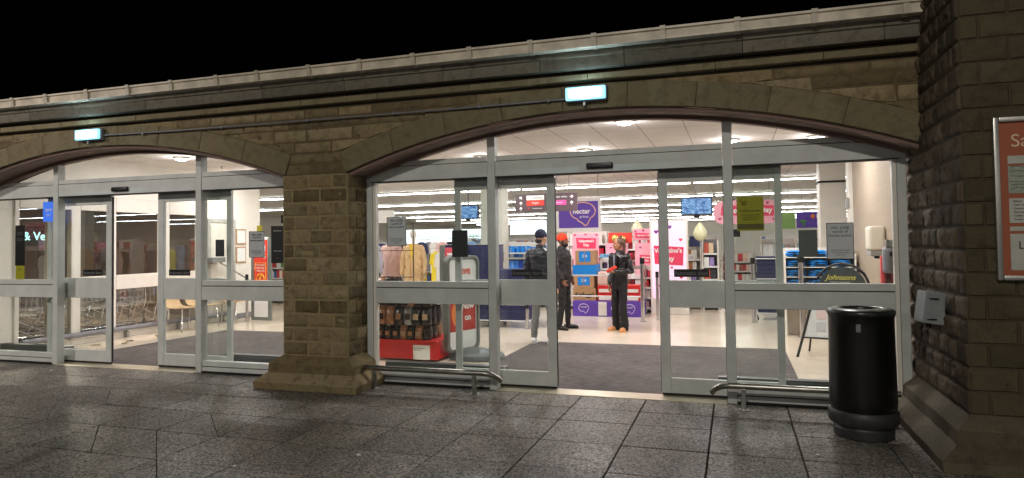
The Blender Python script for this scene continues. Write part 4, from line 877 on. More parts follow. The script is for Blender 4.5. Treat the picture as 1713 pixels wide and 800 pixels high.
# ---- coffee display by the left window
t = thing('display_stand', 'red display base with a white card under the coffee packets', 'display stand', (-4.3, 1.7, 0))
mb = MB(); mb.box(-4.85, 1.36, .03, -3.84, 2.1, .285, .006); mb.build('base', M_red, t); mb = MB(); mb.box(-4.20, 1.350, .03, -3.95, 1.356, .225); mb.build('card', M_paper, t)
text('Great Value every day', t, -4.185, 1.347, .185, .017, M_blacktxt, align='LEFT'); text('While stocks last', t, -4.185, 1.347, .16, .016, M_blacktxt, align='LEFT')
M_pack = [mat('dark_brown_foil', srgb(42, 26, 20), .25, var=.3), mat('tan_foil', srgb(146, 104, 74), .28, var=.45, scale=22), mat('black_foil', srgb(18, 14, 14), .22, var=.3), mat('rust_foil', srgb(130, 54, 34), .28, var=.25), mat('silver_foil', srgb(150, 150, 150), .25, metal=.4, var=.2)]
def pack(x, y, z, w_, h, mi, lab):
    d = .12; mb = MB(); n0 = 0
    rings = []
    for (zz, k, kd) in ((0, .96, .92), (.012, 1, 1), (h*.35, 1.0, 1.05), (h*.75, .99, .96), (h*.88, .95, .6), (h*.93, .98, .15), (h, .98, .12)):
        r = []
        for j in range(16):
            a = 2*PI*j/16; ca, sa = math.cos(a), math.sin(a); e = .45
            px = math.copysign(abs(ca)**e, ca)*w_/2*k; py = math.copysign(abs(sa)**e, sa)*d/2*kd; q = noise.noise(Vector((px*25+x*9, py*25, zz*25+z)))*.006
            r.append(mb.bm.verts.new((x+px+q, y+py+q, z+zz)))
        rings.append(r)
    for A, B in zip(rings, rings[1:]):
        for j in range(16): mb.bm.faces.new((A[j], A[(j+1) % 16], B[(j+1) % 16], B[j]))
    mb.bm.faces.new(rings[0][::-1]); mb.bm.faces.new(rings[-1]); o = mb.build('coffee_packet', M_pack[mi], origin=(x, y, z), smooth=35); tag(o, lab, 'packet', 'coffee packets on the red display')
    mb = MB(); mb.box(x-w_*.3, y-d*.535-.004, z+h*.28, x+w_*.3, y-d*.535, z+h*.6); mb.build('packet_label', [mat('cream_label', srgb(176, 150, 120), .35, var=.3, scale=30), M_pack[1], M_pack[0]][random.choice((0, 1, 2, 1))], o); return o
z = .287; rows = [(.2, 8, 0), (.26, 7, 1), (.2, 7, 0), (.2, 3, 1)]; ri = 0
kinds = ['dark brown', 'tan', 'black', 'rust red', 'silver']
for h, n, off in rows:
    for row_y in ((1.46, 1.62, 1.78) if ri < 3 else (1.46,)):
        for k in range(n):
            x = -4.80+.065+(.118 if h < .25 else .135)*k+.015*off; mi = random.choice((0, 0, 1, 1, 2, 2, 0, 4 if h > .25 else 1))
            where = ('bottom', 'second', 'third', 'top')[ri]; w_ = .112 if h < .25 else .128
            if x > -3.93: continue
            pack(x, row_y+random.uniform(-.01, .01), z, w_, h*random.uniform(.95, 1), mi, '%s foil coffee packet in the %s layer, %s row, %s' % (kinds[mi], where, {1.46: 'front', 1.62: 'middle', 1.78: 'rear'}[row_y], ['far left', 'second along', 'third along', 'fourth along', 'fifth along', 'sixth along', 'seventh along', 'eighth along'][k]))
    z += h+.003; ri += 1
# ---- poster stand
t = thing('poster_stand', 'grey framed round-cornered poster stand with red lettering behind the window', 'poster stand', (-3.62, 1.75, 0))
R_ = Matrix.Rotation(math.radians(70), 3, 'Z'); O_ = Vector((-3.66, 1.80, 0))
def T(p): return R_ @ Vector(p) + O_
def rrect(w_, z0, z1, r, y=0, k=6):
    pts = []
    for (cx, cz, a0) in ((w_/2-r, z1-r, 0), (-w_/2+r, z1-r, 90), (-w_/2+r, z0+r, 180), (w_/2-r, z0+r, 270)):
        for j in range(k+1): a = math.radians(a0+90*j/k); pts.append((cx+r*math.cos(a), y, cz+r*math.sin(a)))
    return pts
M_pg = mat('grey_stand_frame', srgb(112, 116, 112), .4, var=.08)
mb = MB(); A = [mb.bm.verts.new(T(p)) for p in rrect(.66, .10, 1.43, .10, -.045)]; B = [mb.bm.verts.new(T(p)) for p in rrect(.66, .10, 1.43, .10, .045)]; A2 = [mb.bm.verts.new(T(p)) for p in rrect(.59, .135, 1.395, .08, -.05)]; B2 = [mb.bm.verts.new(T(p)) for p in rrect(.59, .135, 1.395, .08, .05)]
k = len(A)
for P_, Q_ in ((A, B), (A2, A), (B, B2), (B2, A2)):
    for j in range(k): mb.bm.faces.new((P_[j], P_[(j+1) % k], Q_[(j+1) % k], Q_[j]))
mb.build('frame', M_pg, t, smooth=40)
mb = MB(); mb.poly([T(p) for p in rrect(.60, .13, 1.40, .08, -.012)], R_ @ Vector((0, .024, 0))); mb.build('poster_sheet', M_paper, t)
for (za, zb, nm, mt_) in ((.38, .90, 'red_picture', mat('brick_red_print', srgb(178, 50, 42), .45, var=.25, scale=8)),):
    mb = MB(); mb.poly([T((-.27, -.014, za)), T((.27, -.014, za)), T((.27, -.014, zb)), T((-.27, -.014, zb))], R_ @ Vector((0, -.003, 0))); mb.build(nm, mt_, t)
mb = MB(); mb.poly([T((-.12+.11*math.cos(a*PI/12), -.0185, .62+.17*math.sin(a*PI/12))) for a in range(24)], R_ @ Vector((0, -.002, 0))); mb.build('orange_patch', mat('amber_print', srgb(226, 130, 50), .5), t)
for (s_, x, z, size) in (('Save', .02, 1.22, .16), ('more', .02, 1.04, .16), ('Now', .1, .72, .12), ('on', .1, .56, .12)):
    o_ = text(s_, t, 0, 0, 0, size, mat('coral_print', srgb(220, 100, 88), .5) if z > .95 else M_paper, bold=.003); p = T((x, -.0215, z)); o_.location = p-Vector(t['_o']); o_.rotation_euler = (PI/2, 0, math.radians(70))
mb = MB(); mb.loft([(O_.x+.22, O_.y-.02, z, a, b) for (z, a, b) in ((.008, .40, .30), (.06, .40, .30), (.085, .38, .28), (.13, .20, .13), (.15, .12, .07))], 28); mb.build('foot', mat('grey_moulded_foot', srgb(92, 98, 100), .45, var=.12), t, smooth=45)
t = thing('price_card', 'narrow pink price card on a grey post above the poster stand', 'sign', (-4.0, 2.6, 0)); mb = MB(); mb.box(-4.35, 2.58, 0, -4.27, 2.63, 1.58, .006); mb.build('post', M_pg, t); mb = MB(); mb.box(-4.26, 2.59, 1.10, -4.02, 2.60, 1.54); mb.build('card', mat('coral_card', srgb(232, 96, 110), .5), t)
for k in range(3): mb = MB(); mb.box(-4.22, 2.584, 1.20+.11*k, -4.08, 2.588, 1.235+.11*k); mb.build('print_line', M_whitetxt, t)

# ---- clothes
M_skin_m = mat('mannequin_white', srgb(214, 210, 204), .4)
def fold(o, s_=.02):
    md = o.modifiers.new('cloth', 'DISPLACE'); tx = bpy.data.textures.get('folds') or bpy.data.textures.new('folds', 'CLOUDS'); tx.noise_scale = .07; md.texture = tx; md.strength = s_; md.mid_level = .5; md.texture_coords = 'GLOBAL'
def remesh(o, v=.012, sm=3):
    m_ = o.modifiers.new('skin', 'REMESH'); m_.mode = 'VOXEL'; m_.voxel_size = v; m_.use_smooth_shade = True
    s_ = o.modifiers.new('soft', 'SMOOTH'); s_.iterations = sm; s_.factor = .5
def mannequin(x, y, kind, lab, mt, mt2=None):
    t = thing('mannequin', lab, 'mannequin', (x, y, .35))
    mb = MB(); mb.loft([(x, y, .352, .26, .2), (x, y, .37, .26, .2)], 24); mb.cyl((x, y, .37), (x, y, .9), .012); mb.build('stand', M_steel, t)
    mb = MB(); mb.chain([((x, y, 1.62), .035), ((x, y, 1.72), .034)]); mb.ell((x, y-.01, 1.80), .065, .08, .10)
    for s_ in (-1, 1): mb.chain([((x+s_*.07, y, .95), .055), ((x+s_*.08, y-.02, .60), .04), ((x+s_*.085, y, .42), .028), ((x+s_*.09, y-.09, .39), .024)])
    for s_ in (-1, 1): mb.chain([((x+s_*.25, y-.02, 1.0), .022), ((x+s_*.255, y-.04, .93), .02)])
    mb.ell((x, y, 1.1), .12, .09, .3); b_ = mb.build('figure', M_skin_m, t); remesh(b_, .014)
    mb = MB()
    if kind == 'coat':
        mb.loft([(x, y, .50, .24, .16), (x, y, .8, .22, .15), (x, y, 1.15, .17, .12), (x, y, 1.4, .19, .12), (x, y, 1.55, .18, .10), (x, y, 1.61, .07, .06)], 28)
        for s_ in (-1, 1): mb.chain([((x+s_*.17, y, 1.53), .06), ((x+s_*.24, y, 1.28), .055), ((x+s_*.25, y-.03, 1.02), .05)])
        o_ = mb.build('coat', mt, t); remesh(o_, .014); fold(o_, .03)
        mb = MB(); mb.poly([(x-.03, y-.135, 1.60), (x+.06, y-.135, 1.60), (x+.02, y-.15, 1.3)], (0, .02, 0)); mb.build('scarf', mt2 or mt, t)
        mb = MB(); mb.box(x-.004, y-.172, .52, x+.004, y-.12, 1.3); mb.build('front_edge', mt, t)
    elif kind == 'trousers':
        for s_ in (-1, 1): mb.chain([((x+s_*.08, y, 1.22), .09), ((x+s_*.10, y, .85), .10), ((x+s_*.10, y, .55), .115)])
        mb.loft([(x, y, 1.1, .17, .11), (x, y, 1.30, .13, .10)], 20); o_ = mb.build('trousers', mt, t); remesh(o_, .014); fold(o_, .025)
        mb = MB(); mb.loft([(x, y, 1.28, .14, .10), (x, y, 1.45, .17, .11), (x, y, 1.58, .16, .09), (x, y, 1.62, .06, .05)], 24)
        for s_ in (-1, 1): mb.chain([((x+s_*.16, y, 1.53), .055), ((x+s_*.22, y, 1.28), .05), ((x+s_*.23, y-.03, 1.05), .042)])
        o_ = mb.build('top', mt2, t); remesh(o_, .014); fold(o_, .02)
mb = MB(); mb.box(-7.6, 4.95, 0, -5.55, 6.3, .35, .01); tag(mb.build('platform', M_whiteint, origin=(-6.5, 5.6, 0)), 'low white platform under the dressed mannequins', 'platform')
mannequin(-6.12, 5.25, 'coat', 'mannequin in a long camel coat with a yellow scarf', mat('camel_wool', srgb(214, 180, 134), .85), mat('yellow_scarf', srgb(240, 205, 60), .8))
mannequin(-6.75, 5.5, 'coat', 'mannequin in a pale pink coat between the camel coat and dark trousers', mat('pale_pink_wool', srgb(214, 178, 168), .85), mat('pale_pink_wool', (.5, .4, .4)))
mannequin(-7.02, 5.15, 'trousers', 'mannequin in wide charcoal trousers behind the grey poster', mat('charcoal_cloth', srgb(52, 50, 54), .8), mat('lilac_grey_cloth', srgb(176, 174, 190), .8))
def garment(mb, x, y, zt, w_, l):
    k = 8
    pts = [(x-w_*.16, zt), (x-w_*.5, zt-.05), (x-w_*.62, zt-.35*l), (x-w_*.5, zt-.38*l), (x-w_*.42, zt-.16*l), (x-w_*.45, zt-l), (x+w_*.45, zt-l), (x+w_*.42, zt-.16*l), (x+w_*.5, zt-.38*l), (x+w_*.62, zt-.35*l), (x+w_*.5, zt-.05), (x+w_*.16, zt)]
    mb.poly([(a, y, b) for a, b in pts], (0, .05, 0))
cols = {'white': srgb(226, 224, 220), 'navy blue': srgb(40, 46, 84), 'lime yellow': srgb(214, 214, 60), 'grey': srgb(120, 122, 130), 'black': srgb(28, 28, 32), 'blush pink': srgb(224, 180, 178), 'sky blue': srgb(120, 160, 204), 'bright yellow': srgb(240, 215, 60), 'mustard': srgb(190, 150, 60)}
def stripe_mat():
    if 'striped_knit' in MATS: return MATS['striped_knit']
    mt, nt, b = nodes('striped_knit'); tc = N(nt, 'ShaderNodeTexCoord'); wv = N(nt, 'ShaderNodeTexWave', Scale=3.4); wv.bands_direction = 'Z'; L(nt, tc.outputs['Object'], wv.inputs['Vector'])
    cr = N(nt, 'ShaderNodeValToRGB'); cr.color_ramp.interpolation = 'CONSTANT'; e = cr.color_ramp.elements; e[0].color = (.04, .05, .12, 1); e[1].position = .22; e[1].color = (.8, .8, .78, 1); L(nt, wv.outputs['Fac'], cr.inputs[0]); L(nt, cr.outputs[0], b.inputs['Base Color']); b.inputs['Roughness'].default_value = .85; MATS['striped_knit'] = mt; return mt
def clothes_rail(x0, x1, y, zr, lab, seq):
    t = thing('clothes_rail', lab, 'clothes rail', ((x0+x1)/2, y, 0)); mb = MB()
    mb.tube([(x0, y, .02), (x0, y, zr), (x1, y, zr), (x1, y, .02)], .012, 8); mb.box(x0-.02, y-.25, 0, x0+.02, y+.25, .03); mb.box(x1-.02, y-.25, 0, x1+.02, y+.25, .03); mb.build('frame', M_steel, t)
    n = len(seq)
    for k, c_ in enumerate(seq):
        x = x0+.2+(x1-x0-.4)*k/max(1, n-1); mb = MB(); garment(mb, x, y-.03+random.uniform(-.04, .04), zr-.07, min(.42, (x1-x0)/n*1.35), random.uniform(.62, .85))
        o_ = mb.build('garment', stripe_mat() if c_ == 'striped' else mat('cloth_'+c_.replace(' ', '_'), cols[c_], .85), origin=(x, y, zr)); tag(o_, '%s top on the %s, %s' % (c_, lab.split(',')[0], ['leftmost', 'second from left', 'third from left', 'fourth from left', 'fifth from left', 'sixth from left', 'seventh from left', 'eighth from left', 'ninth from left', 'tenth from left'][k]), 'garment', 'clothes hanging in the shop')
        mb = MB(); mb.tube([(x, y, zr+.012), (x, y, zr-.05)], .004, 6); mb.build('hanger', M_steel, o_)
clothes_rail(-8.35, -7.35, 5.9, 1.62, 'rail behind the left edge of the window, nearest', ['lime yellow', 'white', 'white', 'grey', 'navy blue'])
clothes_rail(-6.05, -5.0, 6.6, 1.58, 'rail right of the camel coat, middle', ['black', 'navy blue', 'striped', 'navy blue'])
clothes_rail(-7.6, -5.9, 8.3, 1.72, 'rail behind the mannequins, far', ['navy blue', 'grey', 'white', 'blush pink', 'black', 'white', 'navy blue', 'sky blue'])
clothes_rail(-5.62, -5.02, 4.9, 1.52, 'rail beside the navy crates, short', ['bright yellow', 'white', 'black'])
clothes_rail(-10.2, -8.2, 9.0, 1.7, 'rail by the shop side, farthest', ['white', 'mustard', 'grey', 'blush pink', 'navy blue', 'white', 'black'])
clothes_rail(-7.3, -6.0, 10.6, 1.8, 'rail beneath the small lit sign, distant', ['white', 'grey', 'sky blue', 'white', 'black', 'blush pink'])
t = thing('clothes_display', 'thin dark upright frame around the mannequins', 'display frame', (-6.6, 4.9, 0)); mb = MB()
mb.tube([(-7.28, 4.9, .0), (-7.28, 4.9, 2.02), (-5.95, 4.9, 2.02), (-5.95, 4.9, .0)], .011, 8); mb.tube([(-7.28, 4.9, .96), (-5.95, 4.9, .96)], .009, 8); mb.tube([(-7.28, 4.9, 1.48), (-5.95, 4.9, 1.48)], .007, 8); mb.build('frame', mat('dark_metal_frame', srgb(60, 54, 56), .4, metal=.6), t)

# ---- shelving units
def gondola(x0, x1, y, zt, levels, pal, lab, d=.45, back=None, hmax=.26, sign=None, name='shelving_unit', ww=(.07, .16)):
    t = thing(name, lab, 'shelving', ((x0+x1)/2, y, 0)); mb = MB(); mb.box(x0, y+d-.03, 0, x1, y+d, zt, .003); mb.build('back_panel', back or M_whiteint, t)
    mb = MB()
    for x in (x0, x1): mb = MB(); mb.box(x-.018, y, 0, x+.018, y+d, zt-.02, .003); mb.build('upright', M_whiteint, t)
    goods = MB(); n = levels; step = (zt-.14)/n
    for k in range(n):
        z = .12+step*k; mb = MB(); mb.box(x0+.018, y-.01, z-.03, x1-.018, y+d-.03, z, .003); mb.mi = 1; mb.box(x0+.02, y-.016, z-.038, x1-.02, y-.011, z-.002); mb.build('shelf', [M_whiteint, M_paper], t)
        x = x0+.03
        while x < x1-.1:
            w_ = random.uniform(*ww); h = random.uniform(.72, .98)*min(step-.035, hmax*1.25); rep = random.randint(2, 5)
            for _ in range(rep):
                if x+w_ > x1-.03: break
                goods.box(x, y+.03+random.uniform(0, .03), z+.001, x+w_-.006, y+d*.7, z+h, .004); x += w_
            x += random.uniform(0, .012)
    o_ = goods.build('goods', pal, t); o_['kind'] = 'stuff'; return t
P_blue = palette('blue_white_goods', [(30, 90, 200), (230, 235, 245), (60, 130, 225), (20, 60, 160), (240, 240, 245), (90, 150, 230)])
P_mix = palette('mixed_goods', [(200, 60, 50), (235, 225, 210), (240, 200, 70), (60, 110, 170), (190, 190, 195), (90, 140, 80), (225, 120, 60), (230, 230, 235), (120, 70, 60), (245, 245, 240)])
P_pink = palette('pink_goods', [(220, 60, 90), (245, 190, 200), (200, 30, 50), (240, 230, 225), (120, 30, 40), (150, 90, 70), (245, 245, 240)])
P_card = palette('card_goods', [(240, 236, 226), (60, 50, 110), (190, 120, 70), (230, 200, 170), (30, 30, 40), (150, 130, 190), (245, 245, 240), (200, 90, 70)])
P_pale = palette('pale_goods', [(236, 238, 240), (170, 205, 225), (222, 222, 226), (205, 215, 220), (240, 240, 238), (190, 170, 160), (120, 130, 150)])
P_fridge = palette('fridge_goods', [(230, 120, 130), (245, 235, 225), (200, 60, 70), (240, 200, 180), (180, 100, 90), (245, 240, 238)])
gondola(-6.2, -4.1, 9.1, 1.62, 4, P_blue, 'shelving of blue and white pots behind the man in the puffer jacket', hmax=.3, ww=(.10, .12))
gondola(-2.35, -1.75, 8.25, 1.04, 4, P_pink, 'shelving of red and brown gift goods behind the woman', hmax=.2)
gondola(-3.78, -2.86, 8.75, 1.86, 6, P_pink, 'tall shelving of pink and red gifts behind the large pink board', hmax=.22, ww=(.05, .10))
gondola(-2.80, -1.72, 8.95, 1.70, 6, P_pink, 'tall shelving of pink and red gifts behind the woman and balloon', hmax=.22, ww=(.05, .10))
gondola(-1.25, -.75, 9.3, 1.45, 5, P_card, 'narrow stand of books and cards beside the pink lit panel', hmax=.24)
gondola(-.70, -.36, 9.1, 1.62, 5, P_card, 'narrow stand of magazines left of the aisle', hmax=.26, back=M_greytxt)
gondola(-1.30, -.40, 10.6, 1.7, 6, P_mix, 'tall shelving of mixed goods behind the magazine stand', hmax=.26, ww=(.05, .10))
gondola(.60, 1.35, 9.8, 1.62, 4, P_pale, 'shelving of pale bottles behind the navy crates at the right', hmax=.34)
gondola(2.2, 3.6, 9.8, 1.7, 4, P_mix, 'shelving behind the square white pillar at the right', hmax=.3)
gondola(-.35, .62, 14.2, 1.25, 4, P_fridge, 'low white chiller of pink packs at the end of the aisle', hmax=.2, d=.7, ww=(.08, .14))
gondola(-3.9, -2.5, 10.2, 1.75, 5, P_mix, 'tall shelving behind the purple hanging sign', hmax=.26)
gondola(-12.6, -10.8, 9.0, 1.6, 5, P_mix, 'shelving seen through the left bay near the stone pier', hmax=.26)
far = [(-9.5, -7.3), (-6.9, -4.7), (-4.3, -2.1), (-1.7, -.9), (1.3, 3.4), (3.8, 6.0), (-12.1, -9.9), (-14.7, -12.5)]
for j, y in enumerate((16.5, 22.5, 29.0)):
    for k, (a, b) in enumerate(far):
        gondola(a, b, y+random.uniform(-.2, .2), random.choice((1.55, 1.7, 1.85)), 4, (P_mix, P_pale, P_card)[(j+k) % 3], '%s distant shelving unit in the %s row, %s' % (('tall', 'white', 'pale')[j], ('nearer', 'middle', 'farthest')[j], ['fourth', 'fifth', 'sixth', 'left of the aisle, seventh', 'right of the aisle, eighth', 'ninth', 'third', 'second'][k]+' from the left'), hmax=.3, ww=(.12, .25))
# trays on the blue shelf top
for k in range(7):
    x = -5.62+.13*k; mb = MB(); mb.cyl((x, 8.98, 1.36), (x, 8.98, 1.52), .052, n=16); mb.mi = 1; mb.cyl((x, 8.98, 1.521), (x, 8.98, 1.545), .054, n=16)
    tag(mb.build('pot', [M_blue, M_whiteint], origin=(x, 8.98, 1.36), smooth=40), 'blue pot with white lid on the shelf front beside the man in the puffer jacket', 'pot', 'row of blue pots with white lids')
mb = MB(); mb.box(-5.75, 8.88, 1.33, -4.6, 9.09, 1.358, .003); mb.box(-5.75, 8.88, .2, -5.72, 9.09, 1.33); mb.box(-4.63, 8.88, .2, -4.6, 9.09, 1.33); mb.box(-5.75, 8.88, .0, -4.6, 9.09, .2, .003); tag(mb.build('goods_ledge', M_whiteint, origin=(-5.2, 9, 0)), 'white ledge carrying the row of blue pots', 'shelf')
# ---- promotional pallet with purple base
t = thing('promotion_display', 'purple promotional base with three speech bubble emblems', 'display base', (-2.6, 7.5, 0)); mb = MB(); mb.box(-3.36, 7.35, .0, -1.88, 8.1, .33, .004); mb.build('base', M_purple, t)
for (x, w_) in ((-3.12, .11), (-2.45, .07), (-2.13, .11)):
    mb = MB(); mb.tube([(x+w_*math.cos(a*PI/10), 7.345, .18+.085*math.sin(a*PI/10)) for a in range(-2, 15)]+[(x-w_*.1, 7.345, .115), (x+w_*.35, 7.345, .06), (x+w_*.7, 7.345, .1)], .007, 6, closed=True); mb.build('emblem', mat('lilac_print', srgb(226, 205, 240), .5), t); text('nectar', t, x, 7.343, .2, .055, M_whitetxt)
mb = MB(); mb.box(-2.80, 7.342, .02, -2.62, 7.349, .31); mb.build('white_card', M_paper, t)
def carton(x0, x1, z0, z1, lab, mt=M_kraft, blue=True, y=7.40, d=.45):
    mb = MB(); mb.box(x0, y, z0, x1, y+d, z1, .006); o_ = mb.build('carton', mt, origin=((x0+x1)/2, y+d/2, z0)); tag(o_, lab, 'box')
    if blue:
        xm, zm = (x0+x1)/2, (z0+z1)/2; w_ = (x1-x0)*.3; h = (z1-z0)*.36
        mb = MB(); mb.box(xm-w_, y-.004, zm-h+.02, xm-.008, y-.0005, zm+h+.02); mb.box(xm+.008, y-.004, zm-h+.02, xm+w_, y-.0005, zm+h+.02); mb.build('blue_print', M_blue, o_)
        text('2 4', o_, xm, y-.006, zm+.03, .09, M_whitetxt)
    return o_
carton(-3.36, -2.86, .332, .60, 'brown carton printed with cereal lettering on the purple base', blue=False)
text("Kellogg's", bpy.data.objects[-1] if False else [o for o in bpy.data.objects if o.get('label', '').startswith('brown carton printed with cereal')][0], -3.11, 7.393, .455, .125, M_blacktxt, shear=.35, bold=.003)
carton(-3.34, -2.90, .603, .86, 'brown carton with blue squares in the middle of the pallet stack')
carton(-3.36, -2.84, .863, 1.10, 'stack of bright blue wrapped packs between two brown cartons', M_blue, False)
carton(-3.30, -2.88, 1.103, 1.42, 'brown carton with blue squares at the top of the pallet stack')
for i, (x, z, lab) in enumerate(((-2.66, .332, 'red and white box on the purple base, left of the woman, lower'), (-2.66, .50, 'red and white box on the purple base, left of the woman, upper'), (-2.08, .332, 'red and white box on the purple base, right of the woman, lower'), (-2.08, .50, 'red and white box on the purple base, right of the woman, upper'))):
    mb = MB(); mb.box(x-.16, 7.40, z, x+.16, 7.8, z+.165, .005); o_ = mb.build('gift_box', M_red, origin=(x, 7.6, z)); tag(o_, lab, 'box', 'red and white boxes'); mb = MB(); mb.box(x-.13, 7.394, z+.015, x+.13, 7.399, z+.085); mb.build('white_print', M_paper, o_)
t = thing('bag_of_bottles', 'clear shrink-wrapped packs of pale bottles beside the brown cartons', 'packs', (-2.66, 7.6, .67)); mb = MB(); mb.box(-2.82, 7.42, .668, -2.5, 7.8, .95, .03, seg=2); mb.build('wrap', mat('pinkish_wrap', srgb(224, 190, 178), .3, var=.2, scale=12), t)
gondola(-2.84, -2.42, 7.95, 1.24, 5, palette('purple_bottles', [(120, 100, 150), (40, 40, 60), (180, 190, 210), (90, 60, 90), (220, 220, 230), (30, 30, 40)]), 'narrow blue-topped rack of small bottles left of the woman', d=.3, hmax=.16, ww=(.035, .055))
o_ = notice(-2.63, 1.285, .46, .085, 'light blue header card above the small bottles', mat('light_blue_card', srgb(120, 180, 220), .5), [('Body spray', 0, .06, M_blacktxt)], y=7.93, name='header_card', cat='sign')
# pink boards
def pboard(x0, x1, z0, z1, y, lab, ban, hearts):
    t = thing('promotion_board', lab, 'sign', ((x0+x1)/2, y, z0)); mb = MB(); mb.box(x0, y, z0, x1, y+.03, z1, .003); mb.build('board', M_pink, t)
    if ban:
        (a, b, c_, d) = ban; mb = MB(); mb.poly([(a, y-.006, c_), (b, y-.006, c_-.015), (b+.01, y-.006, d-.02), (a-.02, y-.006, d)], (0, .004, 0)); bn = mb.build('banner', M_hot, t)
        xm = (a+b)/2
        if d-c_ > .13: text("Valentine's", bn, xm, y-.008, c_+(d-c_)*.66, (b-a)*.19, M_whitetxt, bold=.002); text('Day', bn, xm, y-.008, c_+(d-c_)*.28, (b-a)*.19, M_whitetxt, bold=.002)
        else: text("Valentine's Day", bn, xm, y-.008, (c_+d)/2-.008, (b-a)*.135, M_whitetxt, bold=.002)
    for (x, z) in hearts: mb = MB(); heart(mb, x, y-.002, z, .028); mb.build('heart', mat('dark_pink', (.4, .02, .1)), t)
    mb = MB(); mb.cyl(((x0+x1)/2, y+.035, 0), ((x0+x1)/2, y+.035, z0+.02), .015, n=8); mb.build('post', M_steel, t)
pboard(-3.55, -2.95, .98, 1.80, 8.3, "large pink Valentine's board behind the man in the red hat", (-3.46, -3.02, 1.46, 1.70), [(-3.5, 1.76), (-3.25, 1.77), (-3.0, 1.76), (-3.05, 1.35), (-3.2, 1.18), (-3.0, 1.1)])
pboard(-2.80, -2.30, 1.12, 1.56, 8.35, "middle pink Valentine's board left of the woman's head", (-2.78, -2.45, 1.16, 1.32), [(-2.68, 1.46), (-2.42, 1.45)])
pboard(-2.18, -1.66, 1.62, 1.88, 8.40, "upper pink Valentine's board above the woman's head", (-2.12, -1.74, 1.68, 1.79), [(-1.95, 1.84), (-2.12, 1.82)])
pboard(-2.10, -1.66, 1.06, 1.56, 8.1, "lower pink Valentine's board right of the woman's head", (-1.98, -1.70, 1.12, 1.30), [(-1.98, 1.46), (-1.74, 1.44)])
t = thing('promotion_board', 'red board with two golden balls above the pink boards', 'sign', (-2.5, 8.6, 1.6)); mb = MB(); mb.box(-2.76, 8.5, 1.56, -2.22, 8.53, 1.80, .003); mb.build('board', mat('signal_red', (.7, .05, .03)), t)
for x, r in ((-2.60, .085), (-2.42, .07)): mb = MB(); mb.ell((x, 8.46, 1.67-(.085-r)), r, .05, r, 18); mb.build('gold_ball', mat('gold_foil', srgb(226, 190, 110), .25, metal=.5), t, smooth=60)
mb = MB(); mb.cyl((-2.5, 8.55, 0), (-2.5, 8.55, 1.58), .015, n=8); mb.build('post', M_steel, t)
def balloon(x, y, z, lab, s_=1):
    t = thing('balloon', lab, 'balloon', (x, y, z)); mb = MB(); mb.loft([(x, y, z+s_*a, s_*b, s_*b*.7) for a, b in ((0, .02), (.05, .11), (.14, .165), (.22, .17), (.32, .13), (.42, .06), (.48, .005))], 20); mb.build('envelope', mat('cream_foil', srgb(232, 230, 190), .3, var=.08), t, smooth=60); mb = MB(); mb.tube([(x, y, z), (x+.01, y, z-.7)], .003, 5); mb.build('ribbon', M_paper, t)
balloon(-2.15, 8.9, 1.72, 'cream foil balloon above the woman', .8); balloon(-.72, 8.6, 1.58, 'cream leaf-shaped foil balloon above the magazine stand', .9)
t = thing('card_box', 'dark blue box on the stand of books under the cream balloon', 'box', (-.85, 9.2, 1.46)); mb = MB(); mb.box(-1.0, 9.35, 1.452, -.76, 9.6, 1.70, .004); mb.build('box', M_navy, t)
notice(-1.0, 1.20, .22, .16, 'white rounded price card on the stand of books', M_paper, [('£1.50', 0, .07, mat('violet_print', (.2, .05, .3)))], y=9.26, name='price_card', cat='sign')
# ---- gate posts and rails
def gatepost(x, y, h, lab, r=.04):
    t = thing('gate_post', lab, 'post', (x, y, 0)); mb = MB(); mb.cyl((x, y, .0), (x, y, .012), r*1.7, n=20); mb.cyl((x, y, .01), (x, y, h-.12), r, n=20); mb.build('shaft', M_chrome, t, smooth=50); mb = MB(); mb.cyl((x, y, h-.12), (x, y, h), r*1.15, n=20); mb.build('cap', M_black, t, smooth=50)
gatepost(-1.745, 6.5, 1.27, 'steel gate post with black cap right of the woman'); gatepost(-1.50, 6.9, .98, 'shorter steel gate post left of the pink lit panel', .03); gatepost(.33, 6.9, 1.25, 'steel gate post with black cap left of the navy crates'); gatepost(1.02, 4.9, 1.34, 'plain steel post in front of the blue bags', .045); gatepost(-3.68, 5.0, .5, 'short steel post between the crates and the left man', .03); gatepost(-10.0, 5.05, 1.0, 'steel post left of the red price board', .03)
gatepost(-1.36, 6.8, .62, 'short steel post at the foot of the pink lit panel', .022)
t = thing('barrier_rail', 'two white rails between the gate posts before the stacked cartons', 'rail', (-2.6, 6.55, 0)); mb = MB()
for z in (.92, .50): mb.tube([(-3.4, 6.55, z), (-1.79, 6.5, z)], .014, 8)
mb.tube([(-3.4, 6.55, .0), (-3.4, 6.55, .95)], .018, 8); mb.build('rails', M_wire, t, smooth=50)
t = thing('wire_trolley', 'white wire cage trolley holding the navy crates at the right', 'trolley', (.7, 7.2, 0)); mb = MB()
for z in (.82, 1.22): mb.tube([(.36, 7.24, z), (1.04, 7.24, z)], .012, 6)
mb.tube([(.45, 7.22, .5), (.45, 7.22, .68), (.5, 7.22, .73), (.98, 7.22, .73), (1.03, 7.22, .68), (1.03, 7.22, .5)], .011, 8); mb.tube([(.36, 7.24, .04), (.36, 7.24, 1.22)], .012, 6); mb.tube([(1.04, 7.24, .04), (1.04, 7.24, 1.22)], .012, 6); mb.build('frame', M_wire, t)
